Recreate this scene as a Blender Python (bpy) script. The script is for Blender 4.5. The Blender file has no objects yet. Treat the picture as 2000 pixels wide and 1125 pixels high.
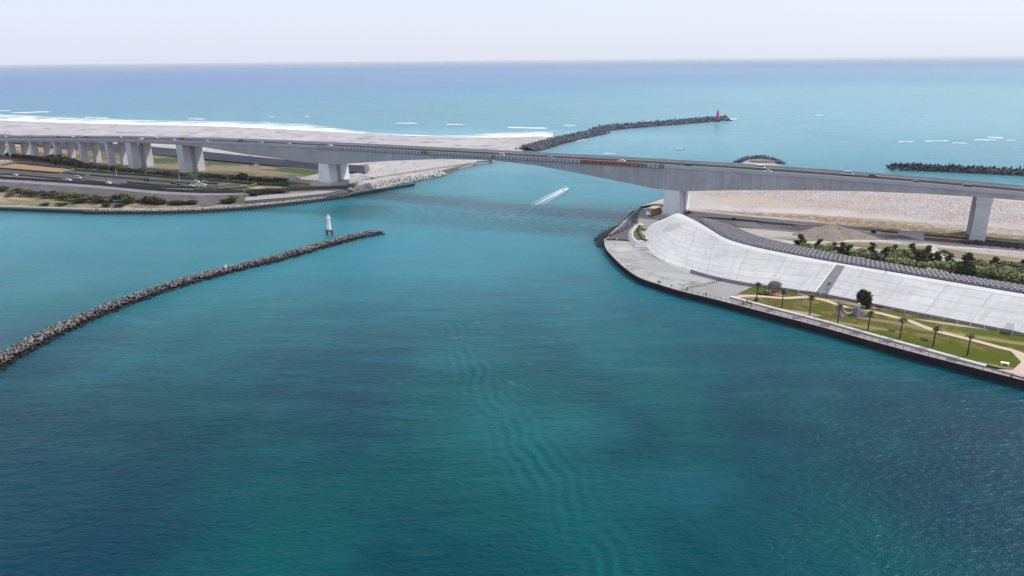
import bpy, bmesh, math, random
import numpy as np
from mathutils import Vector, Matrix
from mathutils.geometry import tessellate_polygon
random.seed(7); rng = np.random.default_rng(7)
R = math.radians
scene = bpy.context.scene
# ---------------------------------------------------------------- camera, sky, sun, exposure
FPX, CH = 1400.0, 85.0                      # focal length in photo pixels (2000 wide), height above the water
PITCH, ROLL = R(17.6), R(-0.53)
c, s = math.cos(ROLL), math.sin(ROLL)
_R0 = Vector((1, 0, 0)); _F = Vector((0, math.cos(PITCH), -math.sin(PITCH))); _U0 = Vector((0, math.sin(PITCH), math.cos(PITCH)))
_R = c*_R0 + s*_U0; _U = -s*_R0 + c*_U0
cam = bpy.data.objects.new('camera', bpy.data.cameras.new('camera')); scene.collection.objects.link(cam)
cam.matrix_world = Matrix((( _R.x, _U.x, -_F.x, 0), (_R.y, _U.y, -_F.y, 0), (_R.z, _U.z, -_F.z, CH), (0, 0, 0, 1)))
cam.data.sensor_width = 36; cam.data.lens = FPX/2000*36; cam.data.clip_start = 1; cam.data.clip_end = 400000
scene.camera = cam
SUN_EL, SUN_AZ = R(49), R(71)               # azimuth clockwise from +Y
world = bpy.data.worlds.new('World'); scene.world = world; world.use_nodes = True
wn = world.node_tree; wn.nodes.clear()
sky = wn.nodes.new('ShaderNodeTexSky'); sky.sky_type = 'NISHITA'; sky.sun_disc = False
sky.sun_elevation = SUN_EL; sky.sun_rotation = SUN_AZ; sky.dust_density = 2.0; sky.ozone_density = 1.2; sky.air_density = 1.0
wm = wn.nodes.new('ShaderNodeMix'); wm.data_type = 'RGBA'; wm.inputs[0].default_value = 0.80
wm.inputs[7].default_value = (8.1, 8.6, 10.1, 1)      # thin bright veil of high cloud
wb = wn.nodes.new('ShaderNodeBackground'); wb.inputs[1].default_value = 0.11
wo = wn.nodes.new('ShaderNodeOutputWorld')
wn.links.new(sky.outputs[0], wm.inputs[6]); wn.links.new(wm.outputs[2], wb.inputs[0]); wn.links.new(wb.outputs[0], wo.inputs[0])
sun = bpy.data.objects.new('sun', bpy.data.lights.new('sun', 'SUN')); scene.collection.objects.link(sun)
sun.data.energy = 3.6; sun.data.angle = R(0.55); sun.data.color = (1.0, 0.96, 0.9)
sd = Vector((math.sin(SUN_AZ)*math.cos(SUN_EL), math.cos(SUN_AZ)*math.cos(SUN_EL), math.sin(SUN_EL)))
sun.rotation_euler = sd.to_track_quat('Z', 'Y').to_euler(); sun.location = (0, 0, 200)
scene.view_settings.view_transform = 'Standard'; scene.view_settings.look = 'None'
scene.view_settings.exposure = 0.0; scene.view_settings.gamma = 1.0
scene.render.engine = 'CYCLES'
scene.cycles.use_denoising = True; scene.cycles.max_bounces = 6; scene.cycles.volume_bounces = 0
scene.cycles.transparent_max_bounces = 8; scene.cycles.use_adaptive_sampling = True
# ---------------------------------------------------------------- layout: photo pixel -> real place at height z
O = Vector((0, 0, CH))
def ray(px, py): return _R*((px-1000)/FPX) - _U*((py-562.5)/FPX) + _F
def W(px, py, z=0.0):
    d = ray(px, py); return O + d*((z-CH)/d.z)
def PX(w):
    v = Vector(w)-O; f = v.dot(_F); return 1000+FPX*v.dot(_R)/f, 562.5-FPX*v.dot(_U)/f
def WP(pts, z=0.0): return [W(p[0], p[1], p[2] if len(p) > 2 else z) for p in pts]
# ---------------------------------------------------------------- object helpers
def link(o, parent=None):
    scene.collection.objects.link(o)
    if parent: o.parent = parent
    return o
def mesh(name, verts, faces, mat=None, parent=None, smooth=False, uv=None, mi=None):
    me = bpy.data.meshes.new(name)
    me.from_pydata([tuple(v) for v in verts], [], [tuple(f) for f in faces])
    for m in (mat if isinstance(mat, (list, tuple)) else [mat]):
        if m: me.materials.append(m)
    if mi is not None: me.polygons.foreach_set('material_index', mi)
    if uv is not None:
        L = me.uv_layers.new(name='UVMap'); idx = np.empty(len(me.loops), dtype=np.int32); me.loops.foreach_get('vertex_index', idx)
        L.data.foreach_set('uv', np.asarray(uv, dtype=np.float32)[idx].ravel())
    if smooth: me.polygons.foreach_set('use_smooth', [True]*len(me.polygons))
    me.update()
    return link(bpy.data.objects.new(name, me), parent)
def tag(o, label=None, cat=None, group=None, kind=None):
    if label: o['label'] = label
    if cat: o['category'] = cat
    if group: o['group'] = group
    if kind: o['kind'] = kind
    return o
def empty(name, loc, rz=0):
    o = bpy.data.objects.new(name, None); o.location = loc; o.rotation_euler = (0, 0, rz); o.empty_display_size = .5
    return link(o)
KIDS = {}
def kids(o): return KIDS.setdefault(o.name, [x for x in scene.collection.objects if x.parent == o])
def copy_tree(o, parent=None):
    cpy = o.copy(); scene.collection.objects.link(cpy)
    if parent: cpy.parent = parent
    for ch in kids(o): copy_tree(ch, cpy)
    return cpy
class MB:
    def __init__(s): s.v = []; s.f = []; s.m = []
    def add(s, v, f, m=0):
        b = len(s.v); s.v += [tuple(x) for x in v]; s.f += [tuple(i+b for i in q) for q in f]; s.m += [m]*len(f)
    def hexa(s, p, m=0):            # 8 points, bottom ring then top ring
        s.add(p, [(3,2,1,0),(4,5,6,7),(0,1,5,4),(1,2,6,5),(2,3,7,6),(3,0,4,7)], m)
    def box(s, cx, cy, z0, sx, sy, h, top=1.0, topy=None, rz=0, m=0):
        ty = top if topy is None else topy; cs, sn = math.cos(rz), math.sin(rz)
        def P(x, y, z): return (cx+x*cs-y*sn, cy+x*sn+y*cs, z)
        a, b = sx/2, sy/2
        s.hexa([P(-a,-b,z0),P(a,-b,z0),P(a,b,z0),P(-a,b,z0),P(-a*top,-b*ty,z0+h),P(a*top,-b*ty,z0+h),P(a*top,b*ty,z0+h),P(-a*top,b*ty,z0+h)], m)
    def tube(s, a, b, r0, r1=None, n=8, m=0, caps=True):
        a = Vector(a); b = Vector(b); r1 = r0 if r1 is None else r1
        d = (b-a).normalized(); u = d.orthogonal().normalized(); w = d.cross(u)
        v = [a+(u*math.cos(k*2*math.pi/n)+w*math.sin(k*2*math.pi/n))*r0 for k in range(n)] + [b+(u*math.cos(k*2*math.pi/n)+w*math.sin(k*2*math.pi/n))*r1 for k in range(n)]
        f = [(k,(k+1)%n,n+(k+1)%n,n+k) for k in range(n)]
        if caps: f += [tuple(range(n-1,-1,-1)), tuple(range(n,2*n))]
        s.add(v, f, m)
    def lathe(s, prof, n=14, c=(0,0,0), m=0):
        v = [(c[0]+r*math.cos(k*2*math.pi/n), c[1]+r*math.sin(k*2*math.pi/n), c[2]+z) for r, z in prof for k in range(n)]
        f = [(j*n+k, j*n+(k+1)%n, (j+1)*n+(k+1)%n, (j+1)*n+k) for j in range(len(prof)-1) for k in range(n)]
        f += [tuple(range((len(prof)-1)*n, len(prof)*n))]
        s.add(v, f, m)
    def build(s, name, mat, parent=None, smooth=False):
        return mesh(name, s.v, s.f, mat, parent, smooth, mi=s.m if isinstance(mat, (list, tuple)) else None)
def smooth_line(pts, k=6):
    P = [Vector(p) for p in pts]; out = []
    for i in range(len(P)-1):
        p0 = P[max(i-1,0)]; p1 = P[i]; p2 = P[i+1]; p3 = P[min(i+2,len(P)-1)]
        for j in range(k):
            t = j/k; out.append(0.5*((2*p1)+(p2-p0)*t+(2*p0-5*p1+4*p2-p3)*t*t+(3*p1-p0-3*p2+p3)*t*t*t))
    out.append(P[-1]); return out
def resample(pts, n):
    P = [Vector(p) for p in pts]; L = [0]
    for a, b in zip(P, P[1:]): L.append(L[-1]+(b-a).length)
    out = []; j = 0
    for i in range(n):
        t = L[-1]*i/(n-1)
        while j < len(L)-2 and L[j+1] < t: j += 1
        out.append(P[j].lerp(P[j+1], (t-L[j])/max(L[j+1]-L[j], 1e-9)))
    return out
def at_px(pts, xs, z=0.0):          # a photo line sampled at the given pixel columns, as real points
    X = [p[0] for p in pts]; Y = [p[1] for p in pts]; Z = [(p[2] if len(p) > 2 else z) for p in pts]
    return [W(x, float(np.interp(x, X, Y)), float(np.interp(x, X, Z))) for x in xs]
def loft(name, rails, mat, parent=None, smooth=True, sub=1):
    R_ = [rails[0]]
    for a, b in zip(rails, rails[1:]):
        for k in range(1, sub+1): R_.append([Vector(p).lerp(Vector(q), k/sub) for p, q in zip(a, b)])
    n = len(R_[0]); U = [0.0]
    for a, b in zip(R_[0], R_[0][1:]): U.append(U[-1]+(Vector(b)-Vector(a)).length)
    v = [p for r in R_ for p in r]; uv = []; Vd = [0.0]*n
    for j, r in enumerate(R_):
        if j: Vd = [Vd[i]+(Vector(r[i])-Vector(R_[j-1][i])).length for i in range(n)]
        uv += [(U[i], Vd[i]) for i in range(n)]
    f = [(j*n+i, j*n+i+1, (j+1)*n+i+1, (j+1)*n+i) for j in range(len(R_)-1) for i in range(n-1)]
    o = mesh(name, v, f, mat, parent, smooth, uv)
    if sum(p.normal.z*p.area for p in o.data.polygons) < 0: o.data.flip_normals()
    return o
def poly(name, pts, z, mat, skirt=None, parent=None):
    P = [W(p[0], p[1], z) for p in pts] if not isinstance(pts[0], Vector) else pts
    tri = tessellate_polygon([[Vector((p.x, p.y, 0)) for p in P]]); n = len(P); v = list(P); f = []
    for t in tri:
        a, b, c_ = [P[i] for i in t]
        f.append(tuple(t) if (b-a).cross(c_-a).z > 0 else tuple(reversed(t)))
    if skirt is not None:
        v += [Vector((p.x, p.y, skirt)) for p in P]; ar = sum(P[i].x*P[(i+1)%n].y-P[(i+1)%n].x*P[i].y for i in range(n))
        for i in range(n):
            j = (i+1) % n; q = (i, n+i, n+j, j); f.append(q if ar > 0 else tuple(reversed(q)))
    return mesh(name, v, f, mat, parent)
def offset_line(P, d):              # sideways in plan
    out = []
    for i, p in enumerate(P):
        t = (P[min(i+1, len(P)-1)]-P[max(i-1, 0)]); t = Vector((t.x, t.y, 0)).normalized()
        out.append(p+Vector((-t.y, t.x, 0))*d)
    return out
def wall_mb(mb, P, th, z0, z1, m=0):   # P plan line, thickness to its left; z1 may be None -> P.z used
    Q = offset_line(P, th)
    for i in range(len(P)-1):
        a, b, c_, d = P[i], P[i+1], Q[i+1], Q[i]
        za = [z0(p) if callable(z0) else z0 for p in (a, b, c_, d)]; zb = [z1(p) if callable(z1) else z1 for p in (a, b, c_, d)]
        mb.hexa([(p.x, p.y, z) for p, z in zip((a,b,c_,d), za)] + [(p.x, p.y, z) for p, z in zip((a,b,c_,d), zb)], m)
# ---------------------------------------------------------------- material helpers
class NT:
    def __init__(s, name):
        s.mat = bpy.data.materials.new(name); s.mat.use_nodes = True; s.t = s.mat.node_tree; s.t.nodes.clear()
        s.out = s.t.nodes.new('ShaderNodeOutputMaterial'); s.co = s.t.nodes.new('ShaderNodeTexCoord'); s.geo = s.t.nodes.new('ShaderNodeNewGeometry')
    def n(s, ty, **k):
        x = s.t.nodes.new('ShaderNode'+ty)
        for a, b in k.items(): setattr(x, a, b)
        return x
    def l(s, a, b): s.t.links.new(a, b)
    def put(s, sock, val):
        if hasattr(val, 'links'): s.l(val, sock)
        else: sock.default_value = val
    def math(s, op, a, b=0.0, c_=0.0, clamp=False):
        x = s.n('Math', operation=op, use_clamp=clamp); s.put(x.inputs[0], a); s.put(x.inputs[1], b); s.put(x.inputs[2], c_); return x.outputs[0]
    def mix(s, f, a, b, mode='MIX'):
        x = s.n('Mix', data_type='RGBA', blend_type=mode); x.clamp_factor = True
        s.put(x.inputs[0], f); s.put(x.inputs[6], a if hasattr(a, 'links') else (*a, 1)); s.put(x.inputs[7], b if hasattr(b, 'links') else (*b, 1)); return x.outputs[2]
    def map(s, vec, scale=(1,1,1), rot=0.0, loc=(0,0,0)):
        x = s.n('Mapping'); s.l(vec, x.inputs[0]); x.inputs[1].default_value = loc; x.inputs[2].default_value = (0,0,rot); x.inputs[3].default_value = scale; return x.outputs[0]
    def noise(s, vec, scale, detail=4, rough=.55, dist=0.0):
        x = s.n('TexNoise'); s.l(vec, x.inputs['Vector']); x.inputs['Scale'].default_value = scale; x.inputs['Detail'].default_value = detail
        x.inputs['Roughness'].default_value = rough; x.inputs['Distortion'].default_value = dist; return x.outputs['Fac']
    def rng(s, v, a, b, c_=0.0, d=1.0, smooth=False):
        x = s.n('MapRange', interpolation_type='SMOOTHSTEP' if smooth else 'LINEAR'); s.put(x.inputs[0], v)
        for i, q in enumerate((a, b, c_, d)): x.inputs[i+1].default_value = q
        return x.outputs[0]
    def spot(s, vec, cx, cy, rx, ry, rot=0.0, wob=0.6, soft=0.6, sc=None):   # soft patch on the ground, 0..1
        x = s.n('VectorMath', operation='SUBTRACT'); s.l(vec, x.inputs[0]); x.inputs[1].default_value = (cx, cy, 0)
        m = s.map(x.outputs[0], (1, 1, 1), -rot)
        y = s.n('VectorMath', operation='MULTIPLY'); s.l(m, y.inputs[0]); y.inputs[1].default_value = (1/rx, 1/ry, 0)
        z = s.n('VectorMath', operation='LENGTH'); s.l(y.outputs[0], z.inputs[0])
        nn = s.noise(vec, sc or 2.2/max(min(rx, ry), .1), 4, .6)
        d = s.math('ADD', z.outputs['Value'], s.math('MULTIPLY', s.math('SUBTRACT', nn, .5), wob*2))
        return s.rng(d, 1-soft/2, 1+soft/2, 1, 0, True)
    def bump(s, h, dist=.1, strength=1.0, normal=None):
        x = s.n('Bump'); s.put(x.inputs['Height'], h); x.inputs['Distance'].default_value = dist; x.inputs['Strength'].default_value = strength
        if normal: s.l(normal, x.inputs['Normal'])
        return x.outputs[0]
    def princ(s, col, rough=.85, normal=None, spec=.3, metal=0.0, alpha=None):
        p = s.n('BsdfPrincipled'); s.put(p.inputs['Base Color'], col if hasattr(col, 'links') else (*col, 1)); s.put(p.inputs['Roughness'], rough)
        s.put(p.inputs['Specular IOR Level'], spec); p.inputs['Metallic'].default_value = metal
        if normal: s.l(normal, p.inputs['Normal'])
        if alpha is not None: s.put(p.inputs['Alpha'], alpha)
        s.l(p.outputs[0], s.out.inputs[0]); return s.mat
def stone(name, a, b, sc=.25, c2=None, sc2=None, rough=.9, bd=.05, bs=1.5, spots=(), streak=None, spec=.06, grain=.0):
    """two-tone mottled surface in real-world coordinates, optional third colour and patches"""
    k = NT(name); v = k.geo.outputs['Position']
    n1 = k.noise(v, sc, 6, .65); col = k.mix(k.rng(n1, .36, .64), a, b)
    n2 = k.noise(v, sc*9, 4, .6)
    col = k.mix(k.math('MULTIPLY', k.math('SUBTRACT', n2, .42, clamp=True), 1.0), col, tuple(x*.55 for x in a))
    if c2: col = k.mix(k.rng(k.noise(v, sc2, 5, .7), .52, .62), col, c2)
    if grain: col = k.mix(k.math('MULTIPLY', k.rng(k.noise(v, grain, 2, .5), .60, .66), .65), col, tuple(x*.35 for x in a))
    if streak:    # rain streaks down a vertical face
        st = k.noise(k.map(v, (1, 1, .06)), streak, 4, .6); col = k.mix(k.rng(st, .5, .75, 0, .45), col, tuple(x*.6 for x in a))
    for (cx, cy, rx, ry, rot, cc) in spots: col = k.mix(k.spot(v, cx, cy, rx, ry, rot), col, cc)
    return k.princ(col, rough, k.bump(k.noise(v, bs, 4, .6), bd), spec)
def plain(name, col, rough=.6, spec=.4, metal=0.0, var=.12, sc=3.0):
    k = NT(name); n1 = k.noise(k.co.outputs['Object'], sc, 3)
    return k.princ(k.mix(k.rng(n1, .3, .7), tuple(x*(1-var) for x in col), tuple(min(x*(1+var), 1) for x in col)), rough, None, spec, metal)
# ---------------------------------------------------------------- bridge frame
B0 = Vector((-20.217, 446.759, 0)); BT = Vector((.89090, -.45421, 0)); BN = Vector((-.45421, -.89090, 0)); BA = math.atan2(BT.y, BT.x)
def BP(s_, off, z): return B0+BT*s_+BN*off+Vector((0, 0, z))
TOP = [(-900,7.5),(-700,14.3),(-510,20.9),(-360,26.0),(-239,28.7),(-186,29.4),(-114,29.95),(-50,30.15),(23,30.25),(88,30.2),(145,29.95),(195,29.2),(240,28.2),(281,26.6),(420,20.5)]
def ztop(s_): return float(np.interp(s_, *zip(*TOP)))
def zroad(s_): return ztop(s_)-1.15
def s_of_px(px, off, dz=0.0):
    lo, hi = -800., 400.
    for _ in range(50):
        m = (lo+hi)/2
        if PX(BP(m, off, zroad(m)+dz))[0] < px: lo = m
        else: hi = m
    return (lo+hi)/2
# ---------------------------------------------------------------- WATER
def sp(px, py, rx, ry, rot=0.0):
    w = W(px, py, 0); return (w.x, w.y, rx, ry, rot)
def water_material():
    k = NT('water'); v = k.geo.outputs['Position']
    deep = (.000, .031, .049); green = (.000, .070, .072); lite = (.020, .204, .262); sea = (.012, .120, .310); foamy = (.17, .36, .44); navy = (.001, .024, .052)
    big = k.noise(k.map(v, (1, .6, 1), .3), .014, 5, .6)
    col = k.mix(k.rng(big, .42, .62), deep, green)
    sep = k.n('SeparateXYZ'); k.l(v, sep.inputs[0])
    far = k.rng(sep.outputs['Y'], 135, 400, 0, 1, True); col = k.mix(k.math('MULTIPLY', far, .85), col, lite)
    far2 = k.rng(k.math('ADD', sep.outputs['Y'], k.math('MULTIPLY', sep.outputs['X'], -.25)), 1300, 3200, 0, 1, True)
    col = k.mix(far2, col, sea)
    for q, cc, amt in WATER_SPOTS:
        m_ = k.math('MULTIPLY', k.spot(v, *q, wob=.5, soft=1.3), amt)
        if max(q[2], q[3]) > 100: m_ = k.math('MULTIPLY', m_, k.rng(sep.outputs['Y'], 420, 900, 0, 1, True))
        col = k.mix(m_, col, dict(d=deep, g=green, l=lite, f=foamy, n=navy, s=sea)[cc])
    # wind-dragged streaks of slightly different tone
    st = k.noise(k.map(v, (.35, 1.6, 1), .35), .06, 5, .7, .6); col = k.mix(k.math('MULTIPLY', k.rng(st, .46, .72, 0, .34), k.rng(sep.outputs['Y'], 110, 240, .03, .8)), col, lite)
    st2 = k.noise(k.map(v, (.7, 1.3, 1), -.5), .028, 6, .6, 1.2); col = k.mix(k.rng(st2, .50, .75, 0, .10), col, navy)
    # rough current patches in the channel mouth
    fl = k.rng(k.noise(k.map(v, (.7, 1.5, 1), -.3), .30, 4, .7), .47, .56)
    for q, cc, amt in ((sp(1060, 425, 95, 17, -.30), (.001, .030, .060), .75), (sp(1130, 450, 38, 12, -.2), (.001, .052, .055), .8), (sp(1215, 410, 30, 16, -.2), (.002, .045, .085), .5), (sp(760, 388, 60, 8, .0), (.001, .045, .075), .5)):
        col = k.mix(k.math('MULTIPLY', k.math('MULTIPLY', fl, k.spot(v, *q, wob=.5, soft=1.2)), amt), col, cc)
    # small whitecaps out at sea
    wc = k.noise(k.map(v, (.6, 1.1, 1), .1), .05, 6, .75); wcf = k.math('MULTIPLY', k.rng(wc, .735, .77), k.rng(sep.outputs['Y'], 500, 800)); col = k.mix(wcf, col, (.75, .78, .8))
    # ripples: chop, wavelets and long sea waves
    r1 = k.noise(k.map(v, (.55, 1.25, 1), .42), .95, 3, .6, .4); r2 = k.noise(k.map(v, (.5, 1.2, 1), -.35), .28, 4, .6, .3); r3 = k.noise(k.map(v, (.35, 1.0, 1), .12), .055, 4, .6, .2)
    gust = k.rng(k.noise(v, .02, 3), .35, .65, .45, 1.2)
    h = k.math('ADD', k.math('MULTIPLY', r1, gust), k.math('MULTIPLY', r2, 1.5))
    h = k.math('ADD', h, k.math('MULTIPLY', r3, k.rng(sep.outputs['Y'], 300, 1500, 1.0, 18.0)))
    nrm = k.bump(h, .45, 1.0)
    k.princ(col, .27, nrm, k.rng(sep.outputs['Y'], 120, 420, .07, .24)); p = [n_ for n_ in k.t.nodes if n_.type == 'BSDF_PRINCIPLED'][0]
    p.subsurface_method = 'BURLEY'; p.inputs['Specular Tint'].default_value = (.18, .74, 1.0, 1); k.l(k.rng(sep.outputs['Y'], 290, 350, .0, 1.0, True), p.inputs['Subsurface Weight']); p.inputs['Subsurface Radius'].default_value = (24, 42, 46); p.inputs['Subsurface Scale'].default_value = 1.0
    return k.mat
WATER_SPOTS = [
 (sp(930, 720, 22, 30, .2), 'g', .7), (sp(1030, 850, 20, 34, .4), 'g', .85), (sp(985, 830, 8, 22, .25), 'l', .16), (sp(1130, 980, 9, 24, .2), 'l', .12), (sp(1130, 835, 11, 9, .2), 'l', .22), (sp(1330, 950, 12, 9, .2), 'l', .16), (sp(1080, 980, 20, 30, .3), 'g', .55),
 (sp(900, 690, 12, 12), 'l', .14), (sp(1330, 845, 26, 16, .2), 'n', .2), (sp(1700, 960, 60, 40, .3), 'n', .22), (sp(60, 1020, 40, 34), 'n', .7), (sp(250, 850, 40, 26), 'd', .4),
 (sp(980, 440, 80, 14, -.3), 'n', .35), (sp(690, 412, 20, 22, 0), 'g', .85), (sp(560, 412, 60, 6, -.2), 'g', .5), (sp(750, 500, 60, 45, 0), 'l', .35),  # green spot beside the left main pier paints the pier's reflection into the water colour
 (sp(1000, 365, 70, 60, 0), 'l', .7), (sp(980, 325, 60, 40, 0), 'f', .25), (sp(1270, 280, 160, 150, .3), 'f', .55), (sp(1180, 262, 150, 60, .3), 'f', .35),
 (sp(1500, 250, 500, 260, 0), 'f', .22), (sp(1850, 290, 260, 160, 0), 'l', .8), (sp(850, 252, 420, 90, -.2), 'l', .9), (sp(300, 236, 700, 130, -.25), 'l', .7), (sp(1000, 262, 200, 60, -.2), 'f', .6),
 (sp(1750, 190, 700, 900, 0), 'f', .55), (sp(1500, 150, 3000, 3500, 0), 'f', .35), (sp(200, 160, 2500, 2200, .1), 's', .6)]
MAT_WATER = water_material()
def water():
    xs = np.concatenate([[-300000,-120000,-50000,-20000,-9000,-4000,-2000,-1200,-800,-500,-350,-250,-180], np.arange(-150,-40,6), np.arange(-40,62,.55), np.arange(66,180,6), [220,300,450,700,1100,2000,4000,9000,20000,50000,120000,300000]])
    ys = np.concatenate([[-500,-100,0,40,60], np.arange(70,232,.55), np.arange(236,420,6), [450,500,600,750,1000,1400,2000,3000,5000,9000,16000,30000,60000,120000,300000]])
    X, Y = np.meshgrid(xs, ys); Z = np.zeros_like(X)
    path = [W(*p, 0) for p in ((872,610),(890,660),(915,720),(950,775),(1000,845),(1060,925),(1115,1000),(1160,1080),(1200,1180))]
    P = np.array([(p.x, p.y) for p in smooth_line(path, 10)])
    sub = (X > -39) & (X < 60) & (Y > 72) & (Y < 230); Q = np.stack([X[sub], Y[sub]], 1)
    best = np.full(len(Q), 1e9); cr = np.zeros(len(Q)); al = np.zeros(len(Q)); L = 0
    for a, b in zip(P, P[1:]):
        d = b-a; ln = np.hypot(*d); t = np.clip(((Q-a)@d)/ln**2, 0, 1); pr = a+t[:, None]*d; dv = Q-pr; dist = np.hypot(dv[:,0], dv[:,1])
        m = dist < best; best[m] = dist[m]; cr[m] = (np.sign(d[0]*dv[:,1]-d[1]*dv[:,0])*dist)[m]; al[m] = (L+t*ln)[m]; L += ln
    wob = .9*np.sin(al*.21)+.7*np.sin(al*.093+1.3)+.4*np.sin(al*.47+Q[:,0]*.2)
    ph = 2*np.pi*(cr+wob+.13*al)/3.3
    env = np.exp(-((cr-1)/7.5)**2)*np.clip(.62+.28*np.sin(al*.13+.6)+.22*np.sin(al*.37+cr*.35), .1, 1)*np.clip(al/25, 0, 1)
    env = np.clip(env, 0.03, 1); Z[sub] = .26*env*np.sin(ph)*1.0
    n, m = len(xs), len(ys); V = np.stack([X.ravel(), Y.ravel(), Z.ravel()], 1)
    i, j = np.meshgrid(np.arange(n-1), np.arange(m-1)); a = (j*n+i).ravel(); F = np.stack([a, a+1, a+n+1, a+n], 1)
    me = bpy.data.meshes.new('water'); me.vertices.add(len(V)); me.vertices.foreach_set('co', V.astype(np.float32).ravel())
    me.loops.add(F.size); me.loops.foreach_set('vertex_index', F.ravel().astype(np.int32)); me.polygons.add(len(F))
    me.polygons.foreach_set('loop_start', np.arange(0, F.size, 4, dtype=np.int32)); me.polygons.foreach_set('use_smooth', np.ones(len(F), bool))
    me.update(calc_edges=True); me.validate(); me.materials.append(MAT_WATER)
    tag(link(bpy.data.objects.new('water', me)), kind='structure')
water()
# ---------------------------------------------------------------- common materials
m_conc = stone('pale_concrete', (.42,.42,.42), (.34,.345,.35), .12, bd=.01)
def girder_mat():
    k = NT('girder_concrete'); v = k.geo.outputs['Position']; d = k.n('VectorMath', operation='DOT_PRODUCT'); k.l(v, d.inputs[0]); d.inputs[1].default_value = (.89090, -.45421, 0); q = d.outputs['Value']
    col = k.mix(k.rng(k.noise(v, .07, 6, .65), .36, .64), (.42,.42,.45), (.33,.335,.36))
    st = k.noise(k.map(v, (1, 1, .05)), .55, 5, .7); col = k.mix(k.rng(st, .50, .70, 0, .5), col, (.21,.21,.23)); st2 = k.noise(k.map(v, (1, 1, .05)), .9, 4, .7); col = k.mix(k.rng(st2, .55, .75, 0, .35), col, (.46,.46,.49))
    wn_ = k.n('TexWhiteNoise'); wn_.noise_dimensions = '1D'; k.l(k.math('FLOOR', k.math('DIVIDE', q, 4.8)), wn_.inputs['W']); col = k.mix(k.rng(wn_.outputs[0], 0, 1, 0, .24), col, (.25,.25,.265))
    a = k.math('ABSOLUTE', k.math('MODULO', q, 4.8)); a = k.math('MINIMUM', a, k.math('SUBTRACT', 4.8, a)); col = k.mix(k.rng(a, .05, .16, .22, 0), col, (.12,.12,.13))
    return k.princ(col, .9, k.bump(k.noise(v, 1.5, 4), .02), .25)
m_girder = girder_mat()
m_pier = stone('pier_concrete', (.56,.57,.60), (.48,.49,.52), .08, bd=.02, streak=.4)
m_pierwhite = stone('painted_pier_concrete', (.78,.79,.83), (.70,.71,.75), .08, bd=.02)
m_para = stone('parapet_concrete', (.42,.45,.50), (.36,.39,.44), .1, bd=.01)
m_asph = stone('asphalt', (.105,.105,.11), (.075,.075,.08), .08, bd=.01)
m_road = stone('bridge_asphalt', (.17,.165,.17), (.13,.13,.135), .05, bd=.01)
m_rail = stone('weathered_brown_steel', (.06,.045,.045), (.09,.06,.05), .6, bd=.01)
m_white = plain('white_paint', (.8,.8,.8), .5)
m_dark = plain('dark_metal', (.03,.03,.035), .5)
m_steel = plain('galvanised_steel', (.33,.34,.36), .45, .5, .4)
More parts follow.
